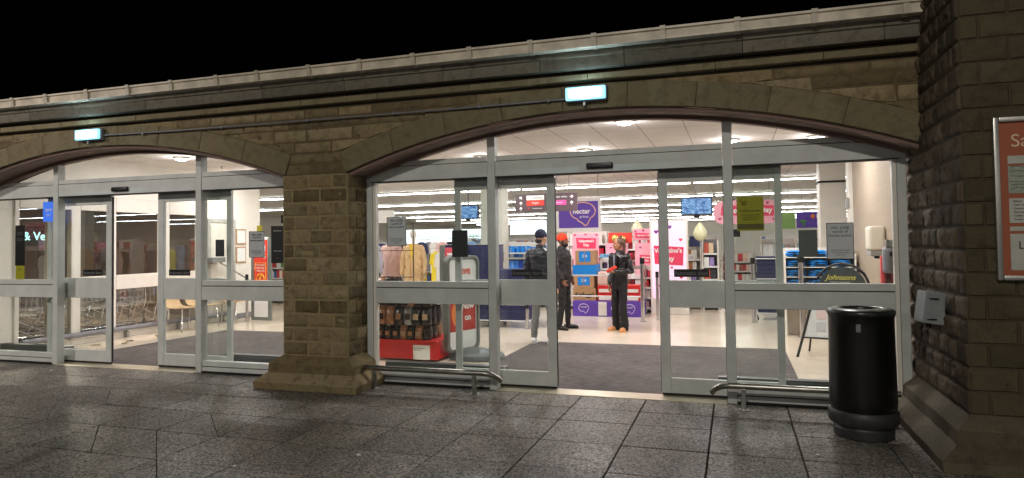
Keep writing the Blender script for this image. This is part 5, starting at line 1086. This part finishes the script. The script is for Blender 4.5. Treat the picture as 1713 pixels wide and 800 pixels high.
# ---- blue and black bags on the right
t = thing('bag_rack', 'white rack filled with blue and black folded bags at the right', 'rack', (1.35, 5.2, 0)); mb = MB(); mb.box(.78, 5.4, 0, 1.85, 5.43, 1.45, .003)
for z in (.5, .66, .82, .98, 1.14, 1.30): mb.box(.78, 4.98, z-.012, 1.85, 5.4, z, .002)
mb.box(.78, 4.98, 0, .80, 5.4, 1.35); mb.box(1.83, 4.98, 0, 1.85, 5.4, 1.35); mb.build('frame', M_whiteint, t)
M_bag = mat('blue_bag_plastic', srgb(28, 140, 226), .35, var=.2, scale=12)
for zi, z in enumerate((.5, .66, .82, .98, 1.14, 1.30)):
    for k in range(3):
        x = .96+.34*k; mb = MB()
        for q in range(3): mb.ell((x+random.uniform(-.01, .01), 5.13, z+.022+.035*q), .158, .14, .024, 14)
        o_ = mb.build('folded_bag', M_bag, origin=(x, 5.13, z)); tag(o_, 'folded blue bags on the %s shelf of the white rack, %s' % (('lowest', 'second', 'third', 'fourth', 'fifth', 'top')[zi], ('left', 'middle', 'right')[k]), 'bag', 'blue bags on the white rack'); fold(o_, .02)
        mb = MB(); mb.box(x-.05, 4.975, z+.02, x+.10, 4.995, z+.045, .004); mb.box(x-.12, 4.975, z+.07, x-.0, 4.995, z+.09, .004); mb.build('handle', M_black, o_)
# ---- pavement board with round black top
t = thing('pavement_board', 'folding board with round black top reading Johnsons and a leaflet rack', 'pavement board', (1.2, 2.95, 0))
LN = Matrix.Rotation(math.radians(-13), 3, 'X') @ Matrix.Rotation(math.radians(0), 3, 'Z'); RZ = Matrix.Rotation(math.radians(-16), 3, 'Z'); OB = Vector((1.30, 2.78, 0))
def TB(p): return RZ @ (LN @ Vector(p)) + OB
mb = MB(); arc = [(-.54, 0, 0), (-.33, 0, .93)]+[(-.33*math.cos(a*PI/14), 0, .95+.34*math.sin(a*PI/14)) for a in range(1, 14)]+[(.33, 0, .93), (.54, 0, 0)]
mb.tube([TB(p) for p in arc], .018, 10); mb.tube([TB((-.475, 0, .27)), TB((.475, 0, .27))], .012, 8); mb.build('frame', M_black, t, smooth=50)
mb = MB(); mb.poly([TB(p) for p in [(-.31, 0, .90)]+[(-.30*math.cos(a*PI/14), 0, .95+.30*math.sin(a*PI/14)) for a in range(0, 15)]+[(.31, 0, .90)]], RZ @ (LN @ Vector((0, .01, 0)))); mb.build('top_board', mat('blackboard_green', srgb(30, 40, 36), .45), t)
mb = MB(); mb.poly([TB(p) for p in ((-.455, 0, .28), (.455, 0, .28), (.33, 0, .89), (-.33, 0, .89))], RZ @ (LN @ Vector((0, .01, 0)))); mb.build('leaflet_board', mat('pale_leaflet', srgb(206, 208, 206), .5), t)
mb = MB()
for i in range(4):
    for j in range(3):
        x = -.25+.165*i; z = .42+.165*j; mb.poly([TB((x-.06, -.004, z-.06)), TB((x+.06, -.004, z-.06)), TB((x+.06, -.004, z+.06)), TB((x-.06, -.004, z+.06))], RZ @ (LN @ Vector((0, -.003, 0))))
mb.build('leaflet_pictures', palette('leaflet_pictures', [(190, 192, 190), (178, 180, 182), (204, 198, 194), (186, 190, 188), (206, 184, 180)]), t)
M_gold = mat('yellow_script', srgb(214, 206, 70), .5)
for (s_, z, size, mt_, sh) in (('Johnsons', 1.10, .10, M_gold, .4), ('THE CLEANERS', 1.03, .036, mat('pale_print', srgb(190, 196, 180), .6), 0)):
    o_ = text(s_, t, 0, 0, 0, size, mt_, shear=sh); o_.location = TB((-.02, -.004, z))-Vector(t['_o']); o_.rotation_euler = (RZ @ LN @ Matrix.Rotation(PI/2, 3, 'X')).to_euler()
mb = MB(); LB = Matrix.Rotation(math.radians(16), 3, 'X'); O2 = OB+RZ @ Vector((0, .60, 0))
for s_ in (-1, 1): mb.tube([O2+RZ @ Vector((s_*.5, 0, 0)), TB((s_*.33, .03, .95))], .014, 8)
mb.build('rear_leg', M_black, t, smooth=50)
# ---- dispenser and sanitiser
t = thing('towel_dispenser', 'white rounded paper towel dispenser on the beige wall', 'dispenser', (1.8, 3.1, 1.4))
mb = MB(); mb.box(1.70, 2.95, 1.43, 1.898, 3.27, 1.76, .05, seg=4); mb.build('cover', mat('cream_plastic', srgb(226, 218, 200), .3, var=.03), t, smooth=40); mb = MB(); mb.box(1.715, 2.96, 1.36, 1.898, 3.26, 1.428, .012, seg=2); mb.mi = 1; mb.box(1.78, 3.05, 1.325, 1.86, 3.15, 1.36, .005); mb.build('tray', [mat('grey_tray', srgb(150, 148, 142), .4), M_black], t)
t = thing('sanitiser_stand', 'grey hand sanitiser stand with red lower shield by the beige wall', 'sanitiser', (1.62, 1.6, 0))
mb = MB(); mb.box(1.565, 1.52, 0, 1.745, 1.58, 1.40, .02, seg=3); mb.box(1.53, 1.42, 0, 1.78, 1.68, .02, .006); mb.build('back_plate', mat('red_shield', srgb(204, 70, 72), .4), t, smooth=40)
mb = MB(); mb.box(1.575, 1.42, 1.20, 1.735, 1.525, 1.50, .05, seg=4); mb.mi = 1; mb.ell((1.655, 1.415, 1.42), .018, .01, .03, 12); mb.build('dispenser', [mat('grey_dispenser', srgb(128, 128, 136), .35), M_black], t, smooth=40)
mb = MB(); mb.box(1.60, 1.45, 1.04, 1.655, 1.52, 1.21, .01); mb.build('dark_bottle', mat('dark_red_bottle', srgb(70, 12, 18), .25), t); mb = MB(); mb.box(1.59, 1.42, 1.0, 1.70, 1.52, 1.035, .01); mb.build('drip_tray', M_paper, t)
t = thing('door_closer_block', 'small grey block fixed on the inner frame right of the towel dispenser', 'fitting', (1.42, .2, 1.55)); mb = MB(); mb.box(1.35, .06, 1.50, 1.46, .14, 1.58, .006); mb.build('block', M_steel, t)
# ---- left lobby: red price board, chairs, waste bin
t = thing('price_board', 'tall red illuminated price board with yellow pound emblem in the left bay', 'sign', (-9.65, 5.1, 0))
mb = MB(); mb.box(-9.92, 5.08, .02, -9.84, 5.14, 1.78, .01); mb.box(-9.49, 5.08, .02, -9.41, 5.14, 1.78, .01); mb.box(-9.84, 5.09, .02, -9.49, 5.13, .08); mb.build('frame', M_pg, t)
mb = MB(); mb.box(-9.84, 5.085, .09, -9.49, 5.12, 1.80, .004); mb.build('white_panel', mat('bright_white_panel', srgb(244, 244, 246), .35, var=.02), t); mb = MB(); mb.box(-9.835, 5.075, .50, -9.495, 5.083, 1.74); rp_ = mb.build('red_panel', mat('tomato_red', srgb(232, 64, 48), .45, var=.03), t)
for k, s_ in enumerate(('POCKET', 'FRIENDLY', 'PRICES')): text(s_, rp_, -9.665, 5.071, 1.20-.065*k, .062, mat('pale_pink_print', srgb(255, 210, 190), .5), sx=1.1, bold=.001)
mb = MB(); mb.tube([(-9.80, 5.07, 1.25), (-9.53, 5.07, 1.25), (-9.53, 5.07, .80), (-9.665, 5.07, .66), (-9.80, 5.07, .80)], .006, 6, closed=True); mb.tube([(-9.665+.095*math.cos(a*PI/12), 5.069, .91+.095*math.sin(a*PI/12)) for a in range(24)], .010, 6, closed=True); mb.build('yellow_outline', mat('yellow_print', srgb(255, 205, 60), .5), t)
text('£', rp_, -9.665, 5.068, .91, .16, mat('yellow_print', (1, .6, .05)), bold=.004); text('51', rp_, -9.60, 5.07, 1.55, .2, M_whitetxt); text('5', rp_, -9.56, 5.07, 1.38, .13, M_whitetxt)
t = thing('waste_bin', 'small grey waste bin beyond the red price board', 'bin', (-9.2, 6.0, 0)); mb = MB(); mb.loft([(-9.2, 6.0, .25, .13, .13), (-9.2, 6.0, .58, .17, .17), (-9.2, 6.0, .60, .175, .175)], 24); mb.build('pail', M_greytxt, t, smooth=40); mb = MB(); mb.cyl((-9.2, 6, 0), (-9.2, 6, .26), .02); mb.loft([(-9.2, 6, 0, .12, .12), (-9.2, 6, .02, .12, .12)]); mb.build('stand', M_steel, t)
t = thing('counter', 'pale service counter at the back of the left bay with a dark bag on it', 'counter', (-8.6, 6.9, 0)); mb = MB(); mb.box(-9.3, 6.7, 0, -7.8, 7.3, 1.0, .01); mb.build('body', M_whiteint, t); mb = MB(); mb.box(-9.35, 6.65, 1.0, -7.75, 7.35, 1.04, .005); mb.build('worktop', M_kraft, t)
t = thing('bag', 'small navy and black bag on the pale counter', 'bag', (-8.9, 6.9, 1.04)); mb = MB(); mb.ell((-8.95, 6.9, 1.10), .15, .1, .07, 14); mb.ell((-9.02, 6.9, 1.2), .05, .05, .07, 12); o_ = mb.build('bag_body', M_navy, t); remesh(o_, .01)
ch = thing('chair', 'beige seat', 'chair', (0, 0, 0), 'beige chairs along the glazed wall')
M_ch = mat('beech_seat', srgb(198, 168, 128), .45, var=.08)
mb = MB(); G = []
for i in range(9):
    row = []
    for j in range(9):
        v = -1+2*j/8; s_ = i/8
        if s_ < .55: x = .22-.44*s_/.55; z = .45-.02*math.sin(s_/.55*PI); 
        else: q = (s_-.55)/.45; x = -.22-.07*q-.03*math.sin(q*PI/2); z = .45+.24*q+(.0 if q else 0)
        row.append(mb.bm.verts.new((x, .21*v*(1-.12*max(0, s_-.6)), z+.015*v*v)))
    G.append(row)
for i in range(8):
    for j in range(8): mb.bm.faces.new((G[i][j], G[i][j+1], G[i+1][j+1], G[i+1][j]))
se = mb.build('seat', M_ch, ch, smooth=60); s2 = se.modifiers.new('thick', 'SOLIDIFY'); s2.thickness = .012
for (x, y) in ((.17, -.18), (.17, .18), (-.17, -.18), (-.17, .18)): mb = MB(); mb.tube([(x*.8, y*.8, .435), (x, y, .40), (x*1.12, y*1.1, .0)], .0115, 8); mb.build('leg', M_chrome, ch, smooth=50)
cl = [(-10.05, 3.30, 'beige moulded chair against the glazed wall, nearest the entrance'), (-10.05, 3.85, 'beige moulded chair against the glazed wall, second from the entrance'), (-10.05, 4.75, 'beige moulded chair before the pale wall door'), ]
for i, (x, y, lab) in enumerate(cl):
    if i == 0: ch.location = (x, y, 0); ch['label'] = lab
    else: dup(ch, (x, y, 0), lab)
t = thing('wall_shelf', 'small grey wall shelf with a slanting rail, by the picture frames', 'shelf', (-10.4, 5.0, 1.1)); mb = MB(); mb.box(-10.45, 4.3, 1.28, -10.25, 4.7, 1.38, .006); mb.build('ledge', M_greytxt, t); mb = MB(); mb.tube([(-10.3, 4.6, 1.27), (-10.3, 5.6, .8)], .018, 8); mb.build('slanting_rail', M_steel, t)
for i, (x, y) in enumerate(((-9.98, 1.0), (-9.75, 1.75), (-9.9, 2.0), (-9.8, 2.55), (-9.95, 2.65), (-10.02, 1.45))):
    mb = MB(); s_ = .05; pts = [(x+s_*random.uniform(.7, 1.3)*math.cos(2*PI*q/8), y+1.5*s_*random.uniform(.7, 1.3)*math.sin(2*PI*q/8), .004+.02*random.random()) for q in range(8)]; mb.poly(pts, (0, 0, .004)); tag(mb.build('fallen_leaf', mat('dry_leaf', srgb(120, 104, 70), .8), origin=(x, y, 0)), 'dry brown leaf on the pale floor at the foot of the glazed side wall', 'leaf', 'dry leaves on the lobby floor')
# ---- shopping trolleys beyond the partition
def trolley():
    t = thing('shopping_trolley', 'shopping trolley', 'trolley', (0, 0, 0), 'row of shopping trolleys beyond the partition'); mb = MB()
    A0 = [(-.42, -.25, .50), (-.42, .25, .50), (.40, .19, .56), (.40, -.19, .56)]; A1 = [(-.46, -.29, .95), (-.46, .29, .95), (.48, .23, .88), (.48, -.23, .88)]
    mb.tube(A1, .009, 6, closed=True); mb.tube(A0, .007, 6, closed=True); V = [Vector(p) for p in A0]; U = [Vector(p) for p in A1]
    for i in range(4):
        a0, b0, a1, b1 = V[i], V[(i+1) % 4], U[i], U[(i+1) % 4]; n = 9 if i % 2 else 6
        for k in range(n+1): s_ = k/n; mb.tube([a0.lerp(b0, s_), a1.lerp(b1, s_)], .0028, 4)
        for q in (.33, .66): mb.tube([a0.lerp(a1, q), b0.lerp(b1, q)], .0032, 4)
    for k in range(7): mb.tube([V[0].lerp(V[1], k/6), V[3].lerp(V[2], k/6)], .003, 4)
    mb.build('basket', M_chrome, t); mb = MB()
    for s_ in (-1, 1): mb.tube([(-.46, s_*.27, .95), (-.50, s_*.26, .60), (-.36, s_*.27, .16), (.46, s_*.20, .16)], .013, 8); mb.tube([(-.36, s_*.27, .16), (.30, s_*.2, .50)], .011, 8)
    mb.tube([(-.36, -.27, .16), (-.36, .27, .16)], .011, 8); mb.tube([(.46, -.2, .16), (.46, .2, .16)], .011, 8); mb.build('chassis', M_chrome, t)
    mb = MB(); mb.tube([(-.54, -.28, 1.01), (-.54, .28, 1.01)], .017, 10); mb.tube([(-.46, -.28, .94), (-.54, -.28, 1.01)], .011, 6); mb.tube([(-.46, .28, .94), (-.54, .28, 1.01)], .011, 6); mb.build('handle', mat('orange_red_handle', srgb(206, 70, 40), .4), t)
    for (x, y) in ((-.36, -.25), (-.36, .25), (.44, -.18), (.44, .18)): mb = MB(); mb.cyl((x, y-.015, .062), (x, y+.015, .062), .06, n=16); mb.box(x-.012, y-.02, .09, x+.012, y+.02, .16); mb.build('wheel', M_dark, t)
    return t
tr = trolley(); first = True
ordn = ['nearest', 'second', 'third', 'fourth', 'fifth', 'sixth', 'seventh', 'eighth', 'ninth', 'tenth']
for col, (x, n, y0) in enumerate(((-11.25, 10, .75), (-12.3, 6, 1.2))):
    for k in range(n):
        lab = 'nested shopping trolley in the %s line beyond the glass, %s from the front' % (('nearer', 'farther')[col], ordn[k]); y = y0+.30*k
        if first: tr.location = (x, y, .004); tr.rotation_euler = (0, 0, math.radians(-90)); tr['label'] = lab; first = False
        else: dup(tr, (x, y, .004), lab, rz=math.radians(-90))
# ================================================================== people
def finger(mb, base, d, up, l, r, curl):
    p = Vector(base); dd = Vector(d).normalized(); u = Vector(up).normalized(); pts = [(p.copy(), r)]
    for k in range(3):
        a = curl*(k+1)/3*1.0; v = dd*math.cos(a)+u*math.sin(a); p = p+v*(l/3); pts.append((p.copy(), r*(1-.08*k)))
    for a, b in zip(pts, pts[1:]): mb.cap(a[0], a[1], b[0], b[1], 8)
def hand(mb, wrist, d, palm, side, curl=.9, s=1.0):
    """d = direction of the hand, palm = way the palm faces, side = towards the thumb"""
    d = Vector(d).normalized(); palm = Vector(palm); palm = (palm-d*palm.dot(d)).normalized(); side = Vector(side); side = (side-d*side.dot(d)-palm*side.dot(palm)).normalized(); w = Vector(wrist)
    for q in (-.026, -.009, .009, .026): mb.cap(w+side*q*.7*s, .014*s, w+d*.085*s+side*q*s, .0125*s, 8)
    for k, q in enumerate((.028, .0095, -.009, -.027)): finger(mb, w+d*.088*s+side*q*s, d, palm, (.072, .08, .074, .058)[k]*s, .0085*s, curl*(1+.1*k))
    finger(mb, w+d*.025*s+side*.030*s, d*.6+side*.9+palm*.25, palm-side*.4, .062*s, .0098*s, curl*.5)
def body(name, label, loc, rz, H, skin, arms, feet, jacket, trouser, shoe, extra, headturn=0, bulk=1.0, flare=0, shoe_kind='shoe', jr=1.0):
    s = H/1.76; t = thing(name, label, 'person', loc); J = {}
    V = lambda x, y, z: Vector((x*s, y*s, z*s))
    HT = Matrix.Rotation(headturn, 3, 'Z'); hc = V(0, -.015, 1.635)
    hp = lambda x, y, z: hc+HT @ V(x, y, z)
    # --- continuous body: head, neck, trunk, limbs, hands
    mb = MB(); o3 = Vector(loc)
    mb.ell(hp(0, .012, .03), .076*s, .094*s, .098*s, 24, HT); mb.ell(hp(0, -.02, -.035), .060*s, .070*s, .082*s, 20, HT); mb.ell(hp(0, -.052, -.088), .030*s, .028*s, .026*s, 14, HT)
    mb.cap(hp(0, -.088, .012), .010*s, hp(0, -.108, -.022), .0135*s, 10); mb.ell(hp(0, -.088, -.055), .024*s, .012*s, .011*s, 12, HT)
    for q in (-1, 1):
        mb.ell(hp(q*.078, .012, -.005), .010*s, .020*s, .032*s, 12, HT); mb.ell(hp(q*.034, -.080, .032), .024*s, .010*s, .008*s, 10, HT); mb.ell(hp(q*.045, -.062, -.02), .024*s, .022*s, .022*s, 12, HT)
    mb.cap(V(0, .012, 1.44), .056*s, V(0, 0, 1.58), .050*s)
    mb.loft([(0, 0, z*s, a*s*.9, b*s*.88) for z, a, b in ((.90, .16, .11), (1.1, .14, .10), (1.3, .16, .11), (1.42, .15, .09), (1.47, .06, .05))], 20)
    for i, q in enumerate((-1, 1)):
        (el, wr, hd, pm, sd, cu) = arms[i]; sh = V(q*.185, .01, 1.415); el = V(*el); wr = V(*wr)
        mb.chain([(sh, .045*s), (el, .036*s), (wr, .024*s)]); hand(mb, wr+Vector(hd).normalized()*.012, hd, pm, sd, cu*1.15, s*.92)
        (kn, an) = feet[i]; hi = V(q*.09, .0, .90); mb.chain([(hi, .07*s), (V(*kn), .045*s), (V(*an), .034*s)]); J[q] = (sh, el, wr, hi, V(*kn), V(*an))
    for v in mb.bm.verts: v.co += o3
    b = mb.build('body', skin, t); remesh(b, .0065, 2)
    # --- eyes, brows, lips
    mb = MB()
    for q in (-1, 1): mb.ell(hp(q*.033, -.089, .018)+o3, .010*s, .005*s, .006*s, 10, HT); mb.box(*(0,)*6) if False else None
    mb.build('eyes', mat('dark_eye', srgb(30, 22, 20), .2), t, smooth=60)
    mb = MB(); 
    for q in (-1, 1): mb.cap(hp(q*.020, -.093, .038)+o3, .004*s, hp(q*.050, -.080, .040)+o3, .003*s, 6)
    mb.build('eyebrows', mat('dark_hair', srgb(34, 26, 22), .6), t)
    mb = MB(); mb.ell(hp(0, -.095, -.056)+o3, .020*s, .006*s, .006*s, 10, HT); mb.build('lips', mat('lip', srgb(150, 84, 76), .5), t)
    # --- trousers
    mb = MB(); mb.loft([(0, 0, z*s, a*s*bulk, b_*s*bulk) for z, a, b_ in ((.80, .155, .115), (.92, .165, .125), (1.04, .150, .112))], 24)
    for q in (-1, 1):
        _, _, _, hi, kn, an = J[q]; mb.chain([(hi, .093*s*bulk), (kn, (.064+.008*flare)*s), (an+V(0, 0, .02 if not flare else -.03), (.050+.03*flare)*s)])
    for v in mb.bm.verts: v.co += o3
    tr_ = mb.build('trousers', trouser, t); remesh(tr_, .011, 2); fold(tr_, .026)
    # --- jacket
    mb = MB(); k = bulk*jr
    mb.loft([(0, 0, z*s, a*s*k, b_*s*k) for z, a, b_ in ((.94, .175, .135), (1.05, .172, .138), (1.2, .170, .135), (1.34, .192, .135), (1.42, .185, .108), (1.465, .12, .085), (1.49, .08, .072))], 28)
    mb.loft([(0, .01*s, z*s, a*s, b_*s) for z, a, b_ in ((1.44, .095, .085), (1.50, .078, .076), (1.535, .075, .074))], 24)
    for q in (-1, 1):
        sh, el, wr, *_ = J[q]; mb.chain([(sh, .063*s*jr), (el, .055*s*jr), (wr+(el-wr)*.06, .040*s*jr)])
    for v in mb.bm.verts: v.co += o3
    ja = mb.build('jacket', jacket, t); remesh(ja, .010, 2); fold(ja, .034)
    # --- shoes
    for q in (-1, 1):
        an = J[q][5]; mb = MB(); fx = q*.25
        dirv = Vector((math.sin(fx), -math.cos(fx), 0)); base = Vector((an.x, an.y, 0))
        fat = 1.25 if shoe_kind == 'slipper' else 1.0
        mb.cap(base-dirv*.045*s+Vector((0, 0, .045)), .042*s*fat, base+dirv*.12*s+Vector((0, 0, .038)), .040*s*fat); mb.cap(base+dirv*.12*s+Vector((0, 0, .036)), .038*s*fat, base+dirv*.165*s+Vector((0, 0, .030)), .030*s*fat); mb.cap(base+Vector((0, 0, .05)), .045*s*fat, base+Vector((0, 0, .10)), .042*s*fat)
        for v in mb.bm.verts: v.co += o3; v.co.z = max(v.co.z, o3.z+.012)
        so = mb.build('shoe', shoe[0], t); remesh(so, .009, 2)
        mb = MB(); pts = []
        for a in range(20):
            an_ = 2*PI*a/20; l_ = base+dirv*.055*s+dirv*(.138*s*math.cos(an_))+Vector((dirv.y, -dirv.x, 0))*(.050*s*fat*math.sin(an_)); pts.append(l_+o3+Vector((0, 0, .003)))
        mb.poly(pts, (0, 0, .016)); mb.build('sole', shoe[1], t)
    extra(t, hp, V, o3, s, HT, J); t.rotation_euler = (0, 0, rz); return t
SK1 = mat('skin_fair', srgb(206, 158, 132), .5, var=.05); SK2 = mat('skin_brown', srgb(128, 84, 62), .5, var=.05); SK3 = mat('skin_olive', srgb(176, 122, 92), .5, var=.05)
D = (0, 0, -1)
# man seen from behind: navy beanie, dark puffer jacket, grey jeans, white trainers
def ex_a(t, hp, V, o3, s, HT, J):
    mb = MB(); mb.ell(hp(0, .016, .052)+o3, .087*s, .104*s, .092*s, 24, HT); mb.loft([(hp(0, .014, z).x+o3.x, hp(0, .014, z).y+o3.y, hp(0, .014, z).z+o3.z, .089*s, .104*s) for z in (.018, .058)], 24); o_ = mb.build('beanie', mat('navy_knit', srgb(30, 34, 66), .9, bump=.6, bscale=220), t); remesh(o_, .008, 2)
    mb = MB(); 
    for k in range(7): z = (1.0+.065*k)*s; a = .182*s*1.05; mb.tube([(o3.x+a*math.cos(q*PI/16), o3.y+.142*s*1.05*math.sin(q*PI/16), o3.z+z) for q in range(32)], .0045, 6, closed=True)
    mb.build('quilt_seam', mat('jacket_seam', srgb(16, 17, 22), .5), t)
    mb = MB(); mb.ell(hp(0, .07, -.045)+o3, .06*s, .03*s, .04*s, 14); mb.build('hair', mat('dark_hair', (.02, .015, .01)), t)
arms_dn = lambda b=.0: ((( -.245, .03, 1.13), (-.25, -.03, .87), (0, -.1, -1), (.9, .2, 0), (0, -1, 0), .7), ((.245, .03, 1.13), (.25, -.03, .87), (0, -.1, -1), (-.9, .2, 0), (0, -1, 0), .7))
body('person', 'man seen from behind in a navy beanie, dark quilted jacket, grey jeans and white trainers', (-2.93, 3.36, 0), math.radians(172), 1.80, SK1, arms_dn(), (((-.13, -.03, .50), (-.15, .02, .09)), ((.11, -.02, .50), (.13, .03, .09))), mat('dark_navy_nylon', srgb(28, 32, 44), .38, var=.2, scale=12), mat('grey_denim', srgb(112, 112, 110), .85, var=.12, bump=.3, bscale=200), (mat('white_trainer', srgb(222, 222, 220), .5), M_paper), ex_a, headturn=-.3, bulk=1.02, jr=1.04)
# man in profile: orange-red beanie, dark beard, black jacket
def ex_b(t, hp, V, o3, s, HT, J):
    mb = MB(); mb.ell(hp(0, .018, .055)+o3, .088*s, .104*s, .092*s, 24, HT); c_ = hp(0, .014, .03)+o3; mb.loft([(c_.x, c_.y, c_.z+z, .090*s, .105*s) for z in (-.02, .025)], 24); o_ = mb.build('beanie', mat('orange_red_knit', srgb(226, 62, 30), .9, bump=.6, bscale=220), t); remesh(o_, .008, 2)
    mb = MB(); mb.ell(hp(0, -.035, -.078)+o3, .062*s, .066*s, .046*s, 16, HT); mb.ell(hp(0, -.088, -.040)+o3, .03*s, .010*s, .008*s, 10, HT)
    for q in (-1, 1): mb.ell(hp(q*.062, -.01, -.04)+o3, .014*s, .026*s, .045*s, 12, HT)
    o_ = mb.build('beard', mat('black_beard', srgb(26, 20, 18), .8), t); remesh(o_, .007, 1)
    mb = MB(); mb.box(o3.x+.06, o3.y-.158, o3.z+1.28*s, o3.x+.12, o3.y-.150, o3.z+1.33*s); mb.build('badge', M_paper, t)
body('person', 'bearded man in profile wearing an orange-red beanie and black jacket and trousers', (-3.02, 5.12, 0), math.radians(82), 1.75, SK2, (((-.25, .03, 1.13), (-.22, -.08, .92), (.2, -.5, -.8), (.9, .2, 0), (0, -1, 0), .9), ((.25, .03, 1.13), (.22, -.08, .92), (-.2, -.5, -.8), (-.9, .2, 0), (0, -1, 0), .9)), (((-.12, -.03, .50), (-.13, .02, .09)), ((.12, -.04, .50), (.14, -.04, .09))), mat('black_softshell', srgb(20, 18, 21), .6, var=.2), mat('black_trouser_cloth', srgb(22, 20, 22), .8), (mat('black_leather_shoe', srgb(20, 18, 18), .25), M_black), ex_b, bulk=1.16)
# woman: black leather jacket, flared trousers, tan slippers, red object in her hands
def ex_c(t, hp, V, o3, s, HT, J):
    mb = MB(); mb.ell(hp(0, .030, .045)+o3, .084*s, .094*s, .090*s, 22, HT); mb.ell(hp(0, .045, .15)+o3, .032*s, .034*s, .024*s, 14, HT)
    mb.chain([((hp(0, .10, .08)+o3), .034*s), ((hp(0, .115, -.04)+o3), .030*s), ((hp(.01, .105, -.17)+o3), .020*s)])
    for q in (-1, 1): mb.cap(hp(q*.070, .01, .03)+o3, .018*s, hp(q*.072, .03, -.05)+o3, .014*s)
    o_ = mb.build('hair', mat('brown_tied_hair', srgb(92, 66, 52), .5, var=.35, scale=40), t); remesh(o_, .007, 2)
    mb = MB(); c_ = o3; mb.poly([c_+V(-.035, -.142, 1.44), c_+V(.045, -.142, 1.44), c_+V(.02, -.150, 1.16), c_+V(-.01, -.150, 1.16)], (0, .02, 0)); mb.build('blouse', mat('grey_print_blouse', srgb(120, 124, 140), .8, var=.4, scale=60), t)
    mb = MB()
    for q in (-1, 1): mb.poly([c_+V(q*.04, -.147, 1.455), c_+V(q*.10, -.138, 1.40), c_+V(q*.075, -.150, 1.30), c_+V(q*.02, -.154, 1.17)], (0, -.012, 0))
    mb.build('lapel', mat('black_leather', srgb(22, 21, 22), .3), t)
    mb = MB(); w_ = J[1][2]; a = o3+w_; mb.tube([a+Vector((-.12, -.05, .01)), a+Vector((.10, -.08, .09))], .028, 10)
    o_ = mb.build('red_scanner', mat('red_scanner', srgb(214, 52, 36), .4), t, smooth=40)
    mb = MB(); mb.ell(a+Vector((-.12, -.04, -.035)), .035, .025, .03, 12); mb.build('paper_roll', M_paper, t)
body('person', 'woman in a black leather jacket and flared trousers with tan slippers, holding a red object', (-1.96, 5.05, 0), math.radians(-32), 1.66, SK3, (((-.25, .05, 1.12), (-.20, -.07, .88), (.1, -.2, -1), (.9, .2, 0), (0, -1, 0), .8), ((.25, .04, 1.14), (.06, -.21, 1.13), (-1, -.2, .05), (.0, .5, -.8), (0, -.5, .9), 1.0)), (((-.10, -.02, .50), (-.115, .02, .09)), ((.10, -.03, .50), (.125, -.02, .09))), mat('black_leather', srgb(22, 21, 22), .3, var=.3, scale=14), mat('black_crepe', srgb(14, 13, 15), .8), (mat('tan_suede', srgb(190, 132, 84), .85), mat('tan_sole', srgb(204, 170, 130), .7)), ex_c, headturn=math.radians(-48), bulk=.94, flare=.9, shoe_kind='slipper', jr=1.05)
# lettering becomes real mesh
bpy.context.view_layer.update()
dg = bpy.context.evaluated_depsgraph_get()
for o in [o for o in bpy.data.objects if o.type == 'FONT']:
    me = bpy.data.meshes.new_from_object(o.evaluated_get(dg)); me.name = o.name
    n = bpy.data.objects.new('tmp', me); C.objects.link(n); n.parent = o.parent; n.location = o.location; n.rotation_euler = o.rotation_euler; n.scale = o.scale
    nm = o.name; bpy.data.objects.remove(o); n.name = nm
for o in bpy.data.objects:
    for k in ('_o', '_x'):
        if k in o: del o[k]
